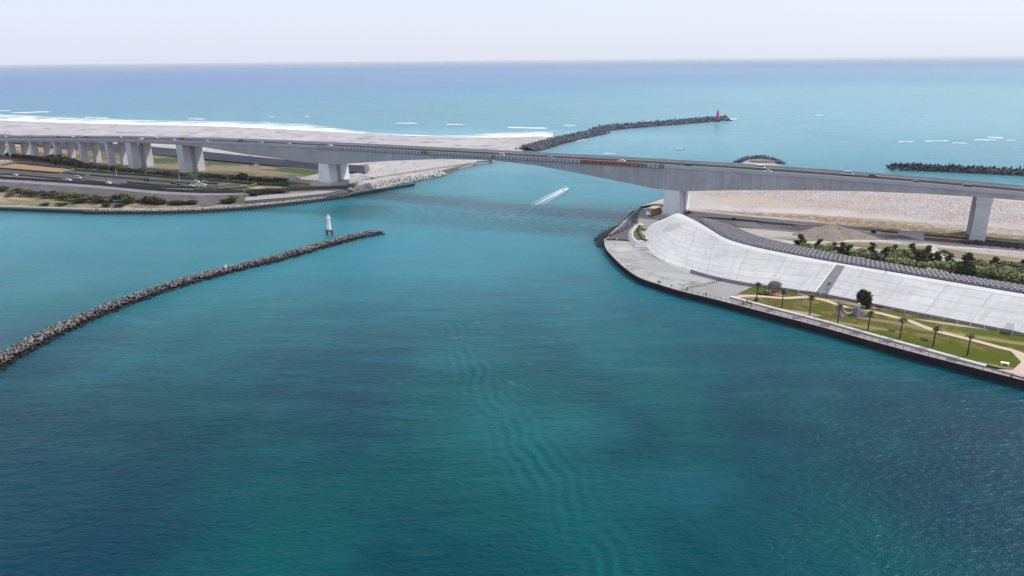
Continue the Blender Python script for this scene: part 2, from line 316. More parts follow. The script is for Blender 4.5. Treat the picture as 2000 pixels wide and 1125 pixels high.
# ================================================================ BRIDGE
def bridge():
    root = empty('bridge', BP(0, -11.5, 0)); tag(root, 'long grey concrete haunched girder bridge carrying a road across the inlet', 'bridge')
    inv = root.matrix_basis.inverted()
    def part(mb, name, mat, parent=None, label=None, smooth=False):
        o = mb.build(name, mat, None, smooth); o.parent = parent or root; o.matrix_parent_inverse = Matrix.Translation(-(Vector(root.location)))
        if label: o['label'] = label
        return o
    S = list(np.arange(-820, 421, 6.0))
    def strip(mb, o0, o1, f0, f1, S_=S, m=0):
        for a, b in zip(S_, S_[1:]):
            mb.hexa([BP(a,o0,f0(a)),BP(b,o0,f0(b)),BP(b,o1,f0(b)),BP(a,o1,f0(a)),BP(a,o0,f1(a)),BP(b,o0,f1(b)),BP(b,o1,f1(b)),BP(a,o1,f1(a))], m)
    mb = MB(); strip(mb, .30, -23.3, lambda q: zroad(q)-.5, lambda q: zroad(q)-.05); part(mb, 'deck_slab', m_girder)
    mb = MB(); strip(mb, -.25, -22.75, lambda q: zroad(q)-.046, zroad); part(mb, 'road_surface', m_road)
    for off in (.32, -23.0):
        mb = MB(); strip(mb, off, off-.32, lambda q: zroad(q)-.62, lambda q: ztop(q)+.02); part(mb, 'parapet', m_para)
    # haunched box girders
    BOT = [(-820,7.2),(-700,11.2),(-510,17.6),(-360,22.8),(-330,23.9),(-266,24.6),(-242,24.0),(-197,20.6),(-157,18.6),(-134,17.5),(-114,17.5),(-67,22.6),(-27,25.8),(0,26.75),(12,26.8),(40,25.4),(73,21.6),(104,17.7),(114,16.4),(130,16.4),(154,18.6),(196,21.5),(219,22.6),(241,23.1),(267,23.2),(300,22.4),(420,17.0)]
    def bot(q): return float(np.interp(q, *zip(*BOT)))
    for o0 in (.0, -13.6):
        mb = MB(); strip(mb, o0, o0-9.2, bot, lambda q: zroad(q)-.502, sorted(set(S+[b[0] for b in BOT]))); part(mb, 'girder', m_girder)
    mb = MB(); strip(mb, -11.2, -11.8, lambda q: zroad(q)+.004, lambda q: zroad(q)+.28); 
    for q in np.arange(-600, 400, 4.0):
        for o_ in (-11.3, -11.7): mb.box(*(BP(q, o_, 0)).xy, zroad(q)+.28, .14, .14, .55, rz=BA)
    for h in (.45, .78): strip(mb, -11.2, -11.3, lambda q: zroad(q)+h, lambda q: zroad(q)+h+.14); strip(mb, -11.7, -11.8, lambda q: zroad(q)+h, lambda q: zroad(q)+h+.14)
    part(mb, 'median_barrier', m_rail)
    mb = MB()
    for off in (-.9, -10.6, -12.4, -22.1): strip(mb, off, off-.16, lambda q: zroad(q)+.004, lambda q: zroad(q)+.012)
    for off in (-5.8, -17.3):
        for q in np.arange(-600, 400, 12.0): mb.hexa([BP(q,off,zroad(q)+.004),BP(q+5,off,zroad(q+5)+.004),BP(q+5,off-.16,zroad(q+5)+.004),BP(q,off-.16,zroad(q)+.004)]+[BP(q,off,zroad(q)+.012),BP(q+5,off,zroad(q+5)+.012),BP(q+5,off-.16,zroad(q+5)+.012),BP(q,off-.16,zroad(q)+.012)])
    part(mb, 'lane_marking', m_white)
    # columns: (s, top thickness, bottom thickness, width across, whitewashed)
    cols = [(-610,3.0,3.0,5.4),(-574,3.0,3.0,5.4),(-538,3.0,3.0,5.4),(-501,3.0,3.0,5.4),(-466,3.0,3.0,5.4),(-431,3.0,3.0,5.4),(-395,3.0,3.0,5.4),(-359,3.0,3.0,5.4),(-330,6.2,6.6,7.0),(-269,6.6,7.2,7.2),(-124.5,8.6,10.6,8.4),(122,8.2,10.4,8.8),(267,5.8,6.1,6.2)]
    for q, ta, tb, w in cols:
        for o0 in (-.15, -12.9 if q > 200 or abs(q) < 130 else -12.0):
            mb = MB(); oc = o0-w/2-(.0 if w > 5.5 else .5); zt = bot(q)-.004; cpt = BP(q, oc, 0); L = 4 if q != 267 else 3
            mb.box(cpt.x, cpt.y, 0.5, tb, w, zt-.5, top=ta/tb, topy=1, rz=BA)
            if q == 267: mb.box(cpt.x, cpt.y, zt-3.2, ta+.7, w+.5, 3.18, rz=BA)
            if w < 5.5: mb.box(cpt.x, cpt.y, zt-.9, ta+.35, w+1.0, .88, rz=BA)
            part(mb, 'pier_column', m_pierwhite if abs(q) < 130 else m_pier)
            if q == 267 or q in (-330, -269):
                mb = MB()
                e = cpt-BT*(ta/2+.35)+BN*(w/2-1.5 if q == 267 else 0); 
                for k in range(18): mb.box(e.x, e.y, 3+k*1.1, .5, .9, .06, rz=BA)
                mb.tube((e.x, e.y, 3), (e.x, e.y, 22), .06, n=5); part(mb, 'ladder', m_rail)
    # access scaffold panels hung along the main span, some rusted
    m_panel = stone('grey_blue_panel', (.40,.44,.50), (.34,.38,.43), .3, bd=.01); m_rust = stone('rusty_panel', (.42,.12,.05), (.34,.16,.09), .7, (.14,.06,.04), 1.2, bd=.01)
    m_tan = stone('faded_rust_panel', (.34,.24,.19), (.24,.14,.10), .8, bd=.01)
    s0 = s_of_px(622, .6); s1 = s_of_px(1297, .6); N = 100; st = (s1-s0)/N
    for i in range(N):
        a = s0+i*st+.1; b = a+st-.2; px = PX(BP((a+b)/2, .6, ztop(a)))[0]
        rust = 1133 < px < 1230; tan = 1230 <= px < 1262 or 824 < px < 833 or 961 < px < 970 or 1276 < px < 1282 or 1285 < px < 1294
        mb = MB()
        dz = random.uniform(-.06, .06)
        mb.hexa([BP(a,.62,ztop(a)-1.9+dz),BP(b,.62,ztop(b)-1.9+dz),BP(b,.50,ztop(b)-1.9+dz),BP(a,.50,ztop(a)-1.9+dz),BP(a,.62,ztop(a)+.10),BP(b,.62,ztop(b)+.10),BP(b,.50,ztop(b)+.10),BP(a,.50,ztop(a)+.10)])
        o = part(mb, 'side_panel', m_rust if rust else m_tan if tan else m_panel, label='rusted orange side panel' if rust else 'faded brown side panel' if tan else None)
        if i % 1 == 0:
            k2 = MB(); p_ = BP(a-.1, .72, 0); k2.box(p_.x, p_.y, ztop(a)-2.3, .22, .3, 2.3, rz=BA)
            part(k2, 'bracket', m_dark, None)
    # footings
    for q in (-124, 122):
        mb = MB(); p = BP(q, -11.5, 0); L_ = 22 if q < 0 else 12; mb.box(p.x, p.y, 0.3, L_, 34 if q < 0 else 25, 4.4 if q < 0 else 2.9, top=.88, topy=.9, rz=BA); part(mb, 'footing', m_conc)
bridge()
# ================================================================ LEFT SPIT
BEACH_EDGE = [(-140,231),(0,236),(100,240),(200,243),(300,245),(400,247),(500,251),(600,256),(700,261),(800,266),(900,269),(1000,270.5),(1050,269)]
field_spots = []
def fs(px, py, rx, ry, col): w = W(px, py, 2.5); field_spots.append((w.x, w.y, rx, ry, BA, col))
GRN = (.060,.095,.035); BRN = (.24,.185,.125); SND = (.52,.49,.46); DGR = (.11,.12,.055)
for a in [(330,313,26,16,GRN),(450,318,34,14,GRN),(560,332,34,12,GRN),(600,337,20,14,GRN),(470,332,60,7,BRN),(370,328,40,9,BRN),(500,327,22,6,BRN),(250,320,70,10,BRN),(60,292,90,10,(.32,.17,.11)),(150,305,60,10,DGR),(210,300,30,10,DGR),(300,300,26,10,(.3,.26,.2)),
          (50,382,26,9,BRN),(20,390,26,6,(.36,.25,.17)),(130,392,30,6,(.20,.19,.09)),(60,396,30,4,(.16,.17,.07)),(200,400,30,3,(.36,.25,.17)),(270,396,30,5,(.30,.22,.14)),(340,398,16,3,(.3,.24,.15))]: fs(*a)
m_field = stone('rough_grass_field', (.15,.13,.085), (.27,.225,.165), .10, (.075,.09,.04), .06, spots=field_spots, bd=.1, grain=.35)
m_sand = stone('beach_sand', (.44,.415,.41), (.37,.35,.345), .012, (.33,.31,.305), .03, bd=.05, bs=.3, grain=.10)
edge = WP(BEACH_EDGE, 0.0)
left_out = [(-160,404),(0,404),(90,407),(180,409.5),(182,413),(300,413),(400,410.5),(500,403),(600,392),(660,384),(700,377),(745,366),(800,352),(860,337),(930,319),(960,315),(1000,300),(1030,290),(1060,281),(1090,272),(1060,266)]
poly('left_shore_ground', left_out+[(1000,268.5)]+[(p[0], p[1]-1.2) for p in reversed(BEACH_EDGE[:-2])], 1.2, m_sand, -2)['kind'] = 'structure'
# rough land under and in front of the bridge
fld = [(-200,403.5),(0,403),(90,406),(180,408.5),(300,409),(400,406),(500,400),(600,388),(660,379),(690,371),(700,355),(640,345),(620,330),(480,322),(300,303),(150,292),(-200,272)]
poly('rough_field', fld, 2.5, m_field, 0.0)['kind'] = 'structure'
# beach rising from the water to the dune crest
cols_x = list(range(-140, 1001, 38))
b0 = at_px([(x, y-2.5) for x, y in BEACH_EDGE], cols_x, -0.4); b1 = at_px(BEACH_EDGE, cols_x, .35); b2 = at_px([(x, y+6+0.0*x) for x, y in BEACH_EDGE], cols_x, 2.2); 
b3 = at_px([(-140,256),(0,262),(400,276),(700,298),(800,300),(860,297),(1000,283)], cols_x, 2.9)
for i_, q_ in enumerate(b3): q_.z = max(1.25, 2.9-max(0, (cols_x[i_]-760)/240)*1.7)
for i_, q_ in enumerate(b2): q_.z = max(1.21, 2.2-max(0, (cols_x[i_]-760)/240)*1.0)
m_beach = stone('upper_beach_sand', (.43,.41,.42), (.375,.36,.37), .01, (.31,.295,.30), .022, bd=.08, bs=.2, grain=.05)
m_wet = stone('wet_sand', (.30,.27,.26), (.38,.35,.335), .03, bd=.01, rough=.5)
loft('wet_beach', [b0, b1], m_wet)['kind'] = 'structure'
loft('beach', [b1, b2, b3], m_beach, sub=3)['kind'] = 'structure'
# dark sea dike behind the bridge: dark sloped face towards the lagoon
dx = [-200, 0, 150, 300, 400, 500, 620, 690, 712]
dt = at_px([(-200,246),(0,262),(300,286.5),(400,296),(500,306),(620,318),(690,322),(712,323)], dx, 6.5)
db = at_px([(-200,262),(0,276),(150,292),(300,302),(400,310.5),(500,320),(620,331),(690,336),(712,339)], dx, 2.6)
dback = [p+Vector((.1, 9, 0)) for p in dt]; dfar = [p+Vector((.2, 16, -4.6)) for p in dt]
m_dike = stone('dark_dike_face', (.055,.06,.085), (.075,.075,.10), .08, bd=.05, grain=.6)
dk = empty('sea_dike', (dt[4].x, dt[4].y, 2.5)); tag(dk, 'dark sloping sea dike running behind the bridge towards the beach', 'dike')
def parent_keep(o, root): o.parent = root; o.matrix_parent_inverse = Matrix.Translation(-Vector(root.location)) @ Matrix.Identity(4) if not any(root.rotation_euler) else (Matrix.Translation(root.location) @ root.rotation_euler.to_matrix().to_4x4()).inverted(); return o
parent_keep(loft('dike_face', [db, dt], m_dike, smooth=False), dk)
parent_keep(loft('dike_top', [dt, dback, dfar], m_sand, smooth=False), dk)
mbe = MB(); pe = dt[-1]; q0, q1 = db[-1], dback[-1]; mbe.hexa([(q0.x,q0.y,1),(q0.x+1.2,q0.y,1),(q1.x+1.2,q1.y+4,1),(q1.x,q1.y+4,1),(pe.x,pe.y,6.7),(pe.x+1.2,pe.y,6.7),(q1.x+1.2,q1.y,6.7),(q1.x,q1.y,6.7)])
parent_keep(mbe.build('end_wall', stone('grey_end_wall', (.20,.19,.18), (.16,.15,.15), .2)), dk)
# sand pocket between pier and dike end
poly('sand_track', [(560,353),(622,339),(700,350),(800,335),(860,326),(930,316.5),(905,308),(760,322),(712,341),(690,344),(640,347),(690,366),(640,366),(600,358)], 2.56, stone('track_sand', (.43,.40,.385), (.37,.345,.335), .05, bd=.05, bs=.5, grain=.3), 1.0)['kind'] = 'structure'
# quay along the lagoon, left part
qx = [-160, 0, 90, 182]
qf = at_px([(-160,403.5),(0,404),(90,407),(182,410)], qx, 2.3)
mb = MB(); wall_mb(mb, qf, 3.2, -1.0, 2.6); tag(mb.build('quay_wall', stone('quay_concrete', (.36,.35,.34), (.28,.27,.27), .2)), 'low grey concrete quay wall along the far left lagoon shore', 'quay')
mb = MB(); wall_mb(mb, offset_line(qf, -.05), .04, -1.0, 1.7); tag(mb.build('tide_mark_strip', m_dark), 'dark tide stained fender board along the left quay foot', 'fender')
# revetment with parapet wall and path on top
rx_ = [-160, 0, 100, 200, 300, 400, 476]
rc = at_px([(-160,348,5),(0,355,5),(100,361,5),(200,368,5),(300,377.5,5),(400,381.5,5),(476,379,5)], rx_)
rt = at_px([(-160,366),(0,375),(100,383),(200,392),(300,399),(400,400),(476,396)], rx_, 2.55)
rp = at_px([(-160,343),(0,349.5),(100,355.5),(200,362.5),(300,372),(400,377),(476,376.3)], rx_, 5.0)
m_rev = stone('revetment_slabs', (.135,.125,.135), (.095,.088,.098), .15, (.085,.08,.065), .12, bd=.04)
lv = empty('revetment', (rc[3].x, rc[3].y, 2.5)); tag(lv, 'grey sloped revetment with a dark parapet wall beside the car park', 'revetment')
parent_keep(loft('slope_face', [[p for p in smooth_line(rt, 4)], [p for p in smooth_line(rc, 4)]], m_rev), lv)
parent_keep(loft('crest_path', [[p for p in smooth_line(rc, 4)], [p for p in smooth_line(rp, 4)]], stone('pale_path', (.27,.25,.25), (.18,.165,.17), .3)), lv)
mb = MB(); wall_mb(mb, smooth_line(rp, 4), .5, 3.0, 6.9); parent_keep(mb.build('parapet_wall', stone('dark_parapet_wall', (.085,.085,.115), (.065,.065,.09), .3)), lv)
# terrace and steps in front of the left main pier
poly('terrace', [(476,396.5),(560,390),(640,381),(680,374),(662,369),(600,375.5),(540,379),(480,384)], 2.75, stone('terrace_concrete', (.34,.325,.32), (.29,.28,.275), .12, bd=.01), 2.0)['kind'] = 'structure'
tr = at_px([(478,397.5),(560,391),(640,382.5),(676,376)], [478,520,560,600,640,676], 2.9)
mb = MB()
for k in range(4): wall_mb(mb, offset_line(tr, k*1.4), .7, 2.4, 2.95+.28*k)
tag(mb.build('terrace_steps', stone('dark_step_concrete', (.16,.155,.17), (.12,.12,.13), .3)), 'dark stepped terrace rows below the left main pier', 'steps')
mb = MB(); wall_mb(mb, WP([(478,377),(540,374.5),(600,371.5),(650,369),(690,368.5)], 2.6), .6, 2.4, 4.8); tag(mb.build('retaining_wall', stone('dark_retaining_wall', (.10,.10,.125), (.08,.08,.10), .3)), 'dark curved retaining wall between the terrace and the left main pier', 'wall')
# piled sea wall
pw = smooth_line(WP([(162,413.5),(300,413.6),(400,410.8),(500,403.5),(600,392.5),(660,384.5),(700,377.5),(745,369.5),(812,358.5)], 1.5), 8)
pw = resample(pw, 101)
pr = empty('piled_sea_wall', (pw[50].x, pw[50].y, 0)); tag(pr, 'long dark sea wall on rows of driven piles along the left shore', 'sea wall')
m_pile = stone('dark_pile', (.05,.04,.045), (.075,.06,.065), .5); m_cap = stone('pile_cap_concrete', (.11,.10,.105), (.075,.07,.075), .3)
mb = MB(); wall_mb(mb, pw, 1.4, 1.15, 1.75); parent_keep(mb.build('cap_beam', m_cap), pr)
mb = MB(); wall_mb(mb, offset_line(pw, .6), .5, -1, 1.14); parent_keep(mb.build('back_sheet', stone('pale_back_sheet', (.22,.24,.25), (.15,.17,.18), .6)), pr)
mb = MB(); mb.box(0, 0, -1, .75, .75, 2.1); pl0 = parent_keep(mb.build('pile', m_pile), pr)
for i, p in enumerate(offset_line(pw, .1)[:100]):
    o = pl0 if i == 0 else pl0.copy()
    if i: scene.collection.objects.link(o)
    o.location = (p.x, p.y, 0)
# shore wall further out towards the jetty
mb = MB(); wall_mb(mb, smooth_line(WP([(862,337),(895,328.5),(930,319),(962,315.5)], 1.0), 5), 2.5, -1, 2.1); tag(mb.build('shore_wall', stone('brown_shore_wall', (.17,.13,.12), (.23,.18,.16), .4)), 'low brown shore wall under the middle of the bridge', 'wall')
# car park
poly('car_park', [(-200,322),(-20,327),(30,330),(115,338.5),(145,331),(200,334),(300,343),(400,352.5),(455,356.5),(470,361),(440,366),(428,374),(300,368.5),(200,359.5),(100,352),(0,346.5),(-200,338)], 2.9, m_asph, 2.0)['kind'] = 'structure'
poly('brown_lawn', [(-200,314),(0,327),(115,337.5),(143,331),(100,327),(30,319.5),(0,318)], 2.96, stone('dry_lawn', (.34,.21,.12), (.29,.19,.105), .1, (.22,.18,.09), .05), 2.0)['kind'] = 'structure'
poly('verge_lawn', [(236,361),(252,360),(330,367),(395,371),(428,372.5),(300,372),(270,368)], 2.97, stone('pale_verge', (.27,.25,.14), (.22,.21,.12), .2), 2.0)['kind'] = 'structure'
poly('plot_lawn', [(480,366.5),(505,364),(520,366),(500,369)], 2.97, stone('tan_plot', (.36,.29,.19), (.32,.26,.17), .2), 2.0)['kind'] = 'structure'
mb = MB()
for i in range(30):
    for (xa, ya, xb, yb) in ((10,343.5,120,353),(180,350.5,330,362.5)):
        t = i/29; p = W(xa+(xb-xa)*t, ya+(yb-ya)*t, 2.9); mb.box(p.x, p.y, 2.904, .14, 4.5, .006, rz=BA)
tag(mb.build('bay_markings', m_white), kind='structure')
# ================================================================ foliage helpers
def leaf_mat(name, a, b, c_):
    k = NT(name); v = k.geo.outputs['Position']; n1 = k.noise(v, .9, 4, .6); n2 = k.noise(v, 4.0, 2)
    col = k.mix(k.rng(n1, .38, .62), a, b); col = k.mix(k.rng(n2, .52, .72), col, c_); return k.princ(col, .7, None, .25)
m_pine = leaf_mat('dark_pine_leaf', (.036,.055,.026), (.065,.085,.038), (.10,.12,.055)); m_sage = leaf_mat('sage_leaf', (.16,.19,.065), (.23,.26,.10), (.30,.32,.15))
m_olive = leaf_mat('olive_leaf', (.115,.125,.075), (.16,.17,.10), (.21,.215,.13)); m_hedge = leaf_mat('hedge_leaf', (.030,.038,.026), (.055,.060,.036), (.085,.08,.055))
m_bright = leaf_mat('bright_leaf', (.045,.075,.022), (.10,.14,.035), (.14,.16,.05)); m_rusty = leaf_mat('rusty_leaf', (.12,.06,.035), (.18,.10,.06), (.10,.09,.04))
m_bark = stone('bark', (.09,.07,.055), (.06,.05,.04), 2.0)
def crown_mesh(name, lobes, n, size, mat, r_=None):
    """n leaf sprays spread through the volume of several lobes (cx,cy,cz,rx,ry,rz)"""
    r_ = r_ or random; V = []; F = []
    wts = [l[3]*l[4]*l[5] for l in lobes]
    for _ in range(n):
        l = r_.choices(lobes, wts)[0]
        while True:
            d = Vector((r_.uniform(-1,1), r_.uniform(-1,1), r_.uniform(-1,1)))
            if .35 < d.length < 1: break
        d = d*(.55+.45*r_.random()); p = Vector((l[0]+d.x*l[3], l[1]+d.y*l[4], l[2]+d.z*l[5]))
        q = Vector((r_.gauss(0,1), r_.gauss(0,1), r_.gauss(.5,1))).normalized(); u = q.orthogonal().normalized(); w = q.cross(u); s_ = size*r_.uniform(.5, 1.3)
        a = r_.uniform(0, 6.28); uu = u*math.cos(a)+w*math.sin(a); ww = q.cross(uu); b = len(V)
        V += [p-uu*s_, p-ww*s_*.55, p+uu*s_, p+ww*s_*.55+q*s_*.25]; F += [(b,b+1,b+2,b+3)]
    me = bpy.data.meshes.new(name); me.from_pydata([tuple(v) for v in V], [], F); me.materials.append(mat); me.update(); return me
def trunk_mesh(h, r, limbs=4):
    mb = MB(); lean = random.uniform(-.1, .1)*h; mb.tube((0,0,-.3), (lean,0,h*.55), r, r*.6, 6); mb.tube((lean,0,h*.55), (lean*1.4,0,h*.85), r*.6, r*.3, 6)
    for k in range(limbs):
        a = k*2*math.pi/limbs+random.random(); z0 = h*random.uniform(.2,.5); mb.tube((lean*z0/h,0,z0), (math.cos(a)*h*.35, math.sin(a)*h*.35, z0+h*.28), r*.4, r*.15, 5)
    me = bpy.data.meshes.new('trunk'); me.from_pydata(mb.v, [], mb.f); me.materials.append(m_bark); return me
def make_variants(nm, mat, k, n, size, kind):
    out = []
    for i in range(k):
        lobes = []
        if kind == 'pine':
            for j in range(7): a = random.uniform(0, 6.28); h = .22+.12*j; rr = .5*(1-.115*j); lobes.append((math.cos(a)*.16, math.sin(a)*.16, h, rr*.85, rr*.8, .17))
            lobes.append((0,0,.9,.2,.2,.2))
        elif kind == 'shrub':
            for j in range(7): a = random.uniform(0, 6.28); q = random.uniform(.1,.38); lobes.append((math.cos(a)*q, math.sin(a)*q, random.uniform(.35,.68), random.uniform(.22,.34), random.uniform(.22,.34), random.uniform(.18,.30)))
        elif kind == 'round':
            lobes = [(0,0,.55,.42,.42,.42),(.16,0,.7,.25,.3,.25),(-.15,.1,.5,.3,.3,.3),(0,-.15,.38,.36,.3,.25)]
        out.append((crown_mesh('crown', lobes, n, size, mat), trunk_mesh(.7 if kind != 'shrub' else .5, .035)))
    return out
VAR = dict(pine=make_variants('pine', m_pine, 4, 620, .095, 'pine'), sage=make_variants('sage', m_sage, 4, 700, .07, 'shrub'), olive=make_variants('olive', m_olive, 3, 700, .07, 'shrub'),
           hedge=make_variants('hedge', m_hedge, 4, 700, .085, 'shrub'), bright=make_variants('bright', m_bright, 3, 700, .08, 'shrub'), rusty=make_variants('rusty', m_rusty, 2, 600, .08, 'shrub'))
def plant(name, kind, loc, h, wid, label, cat, group=None, var=None):
    cr, tr_ = random.choice(VAR[kind]) if var is None else VAR[kind][var % len(VAR[kind])]
    e = empty(name, loc, random.uniform(0, 6.28)); tag(e, label, cat, group); e.scale = (wid, wid, h)
    for nm, me in (('crown', cr), ('trunk', tr_)): link(bpy.data.objects.new(nm, me), e)
    return e
ORD = ['zeroth','first','second','third','fourth','fifth','sixth','seventh','eighth','ninth','tenth','eleventh','twelfth','thirteenth','fourteenth','fifteenth','sixteenth','seventeenth','eighteenth','nineteenth']+['twentieth']+['twenty-'+x for x in ('first','second','third','fourth','fifth','sixth','seventh','eighth','ninth')]+['thirtieth']+['thirty-'+x for x in ('first','second','third','fourth','fifth','sixth','seventh','eighth','ninth')]+['fortieth']+['forty-'+x for x in ('first','second','third','fourth','fifth','sixth','seventh','eighth','ninth')]+['fiftieth']+['fifty-'+x for x in ('first','second','third','fourth','fifth','sixth','seventh','eighth','ninth')]
# shelter belt of dark shrubs in front of the left piers
belt = [(18,307,3.6),(30,310,3.4),(42,312,3.6),(54,313,4),(64,314.5,4.2),(76,317,4),(88,318,5),(100,320,6),(108,321,7),(118,323,6.6),(128,324,6.6),(138,326,6),(148,327,5.4),(158,328.5,4.4),(170,330,4),(182,331.5,3.8),(194,333,3.6),(206,334,3.6),(218,336,3.8),(230,337,3.4),(243,338,3.4),(256,339.5,3.6),(268,341,3.4),(281,342,3.2),(294,343,3.4),(308,344,3.4),(322,345,3.6),(336,346.5,3.2),(350,348,3.4),(364,348.5,3),(378,349,3),(392,349,3),(406,350,3),(422,351,3),(438,352.5,3),(455,354,3.4),(472,355.5,5.6),(490,357,3),(505,357,2.8),(520,358,2.8),(536,359,3.4),(552,359.5,3.6)]
for i, (x, y, h) in enumerate(belt):
    kd = 'olive' if i in (24, 30, 31) else 'hedge'
    plant('shrub', kd, W(x, y, 2.4), h*1.5, h*.8+6.0, f'{"grey green" if kd=="olive" else "dark green"} shrub in the belt before the left piers, {ORD[i+1]} from the left', 'shrub', 'shrubs in the belt before the left bridge piers')
bushes = [(8,374,2.4,'hedge'),(30,378,2.6,'rusty'),(22,384,2,'olive'),(45,381,2.4,'hedge'),(60,383,2.4,'hedge'),(75,384,2.4,'hedge'),(90,386,2.6,'hedge'),(104,386,2.8,'hedge'),(118,387,2.8,'bright'),(130,390,3,'bright'),(143,391,3.4,'bright'),(156,393,3.4,'hedge'),(168,396,3,'bright'),(180,396,3,'hedge'),(150,397,2.4,'bright'),(196,397,2.8,'hedge'),(205,394,2.4,'olive'),(215,396,2,'olive'),(240,394,3.4,'hedge'),(250,397,3.4,'bright'),(262,396,2,'olive'),(272,395,1.8,'rusty'),(290,398,3,'hedge'),(302,399,3,'hedge'),(314,399,2,'hedge'),(336,400,1.8,'hedge'),(352,400,1.8,'hedge'),(372,399.5,2,'hedge'),(88,402,1.2,'hedge'),(122,401,1.2,'hedge'),(208,404,1.4,'hedge'),(232,404.5,1.4,'hedge'),(453,396,3,'bright'),(445,397,2,'hedge'),(494,383,2.4,'hedge'),(502,382,2.2,'hedge'),(512,380,2.2,'hedge'),(524,379,2.6,'hedge'),(536,378,1.8,'hedge'),(548,377.5,1.8,'hedge'),(556,377,2,'hedge'),(558,362,2.2,'bright')]
tone = dict(hedge='dark green', bright='bright green', rusty='reddish brown', olive='grey green')
cnt = {}
for x, y, h, kd in bushes:
    cnt[kd] = cnt.get(kd, 0)+1
    plant('bush', kd, W(x, y, 2.45), h*1.75, h*2.0+4.8, f'{tone[kd]} bush on the left lagoon shore, {ORD[cnt[kd]]} {tone[kd]} one from the left', 'bush', 'bushes on the left lagoon shore')
# clipped hedges of the car park
def hedge(pts, h, w, label, mat, z=2.9):
    L = resample(WP(pts, z), max(4, int((WP(pts, z)[0]-WP(pts, z)[-1]).length/1.5))); V = []; F = []
    for i, p in enumerate(L):
        t = (L[min(i+1,len(L)-1)]-L[max(i-1,0)]).normalized(); nn = Vector((-t.y, t.x, 0)); j = lambda: random.uniform(-.13, .13)
        for a, b in ((-.5,-.05),(-.52,.55),(-.42,.95),(0,1.02),(.42,.95),(.52,.55),(.5,-.05)): V.append(p+nn*(a*w+j())+Vector((0,0,b*h+j())))
    for i in range(len(L)-1):
        for q in range(6): b = i*7+q; F.append((b, b+7, b+8, b+1))
    F.append(tuple(range(7))); F.append(tuple(range(len(L)*7-1, len(L)*7-8, -1)))
    tag(mesh('hedge', V, F, mat), label, 'hedge', 'clipped hedges dividing the car park')
hedge([(-40,327.5),(0,329.5),(115,339)], 1.1, 1.4, 'dark clipped hedge along the front of the brown lawn', m_hedge)
hedge([(3,323.5),(32,319),(60,321),(145,331)], 1.0, 1.3, 'dark clipped hedge along the back of the brown lawn', m_hedge)
hedge([(116,338.5),(145,331.5)], 1.0, 1.3, 'short olive hedge closing the right end of the brown lawn', m_olive)
hedge([(124,338),(165,343)], .9, 1.4, 'short dark hedge island right of the brown lawn', m_hedge)
hedge([(-40,338),(35,342)], .9, 1.4, 'dark car park hedge left of the lone white car', m_hedge)
hedge([(37,342.3),(120,350)], .9, 1.4, 'dark car park hedge right of the lone white car', m_hedge)
hedge([(143,351),(205,357)], .9, 1.4, 'dark hedge behind the navy parked car', m_hedge)
hedge([(178,343),(240,348),(282,351)], .9, 1.4, 'dark middle hedge left of the dark parked wagon', m_hedge)
hedge([(294,352.5),(340,356),(380,359.5)], 1.0, 1.6, 'bright green middle hedge right of the dark parked wagon', m_bright)
hedge([(147,333),(250,341),(400,352.5),(455,356)], 1.3, 1.8, 'long thick dark hedge along the back of the car park', m_hedge)
hedge([(250,357.5),(330,364.5),(375,366.5)], 1.2, 1.8, 'thick dark hedge in front of the right parking row', m_hedge)
hedge([(238,361),(300,366.5),(425,368)], 1.3, 1.8, 'thick dark hedge above the parapet wall', m_hedge)
hedge([(380,370.5),(430,370),(480,367),(500,361)], 1.2, 2.4, 'bright green hedge curving round the right end of the car park', m_bright)
hedge([(424,364),(447,360)], 1.1, 1.4, 'short olive hedge beside the crowded parking row', m_olive)
hedge([(398,357),(424,360)], 1.1, 1.6, 'short dark hedge behind the crowded parking row', m_hedge)
hedge([(456,356),(500,360),(560,362)], 1.4, 2.2, 'dark hedge behind the lone pine right of the car park', m_hedge)
# ================================================================ RIGHT SHORE
XS = list(range(1180, 2101, 20))
QF = [(1180,468),(1183,485),(1200,505),(1222,525),(1250,543),(1290,557),(1330,569),(1400,586),(1500,612),(1600,638),(1700,666),(1800,693),(1900,718.5),(2000,744),(2100,770)]
quay = smooth_line(WP(QF, 2.2), 6)
rs = []
def rsp(px, py, rx, ry, rot, col, z=3.0): w = W(px, py, z); rs.append((w.x, w.y, rx, ry, rot, col))
OCH = (.30,.19,.09); DRT = (.24,.20,.165); PND = (.17,.22,.23); YG = (.21,.20,.09)
for a in [(1440,414,22,5,BA,OCH),(1560,427,34,5,BA,OCH),(1740,440,48,7,BA,OCH),(1900,460,50,6,BA,YG),(1830,452,30,5,BA,(.22,.19,.09)),(1990,465,30,5,BA,YG),(1700,447,40,4,BA,(.20,.13,.08)),
          (1860,470,30,4,BA,(.10,.07,.06)),(1650,455,30,3,BA,(.12,.10,.09)),(1530,437,30,3,BA,(.10,.10,.11)),(1440,444,7,8,0,YG),(1430,452,4,8,.3,YG),(1580,478,14,4,0,(.27,.17,.13)),(1920,500,18,5,BA,(.36,.22,.17)),(1560,425,26,3,BA,OCH),
          (1870,512,10,4,BA,YG),(1540,470,40,9,BA,(.36,.34,.31)),(1500,455,22,8,BA,(.36,.34,.32)),(1960,515,30,8,BA,(.33,.28,.25)),(1600,480,26,3,BA,(.17,.16,.08)),(1700,478,40,2.5,BA,(.22,.17,.11)),(1780,482,22,4,BA,(.19,.17,.10)),(1880,495,26,4,BA,(.20,.18,.10)),(1940,508,34,3,BA,(.18,.16,.09)),(1640,476,30,2.2,BA,(.15,.14,.07))]: rsp(*a)
m_sandr = stone('dirt_and_sand', (.42,.37,.34), (.35,.31,.285), .035, (.27,.245,.22), .05, spots=rs, bd=.12, bs=.6, grain=.55)
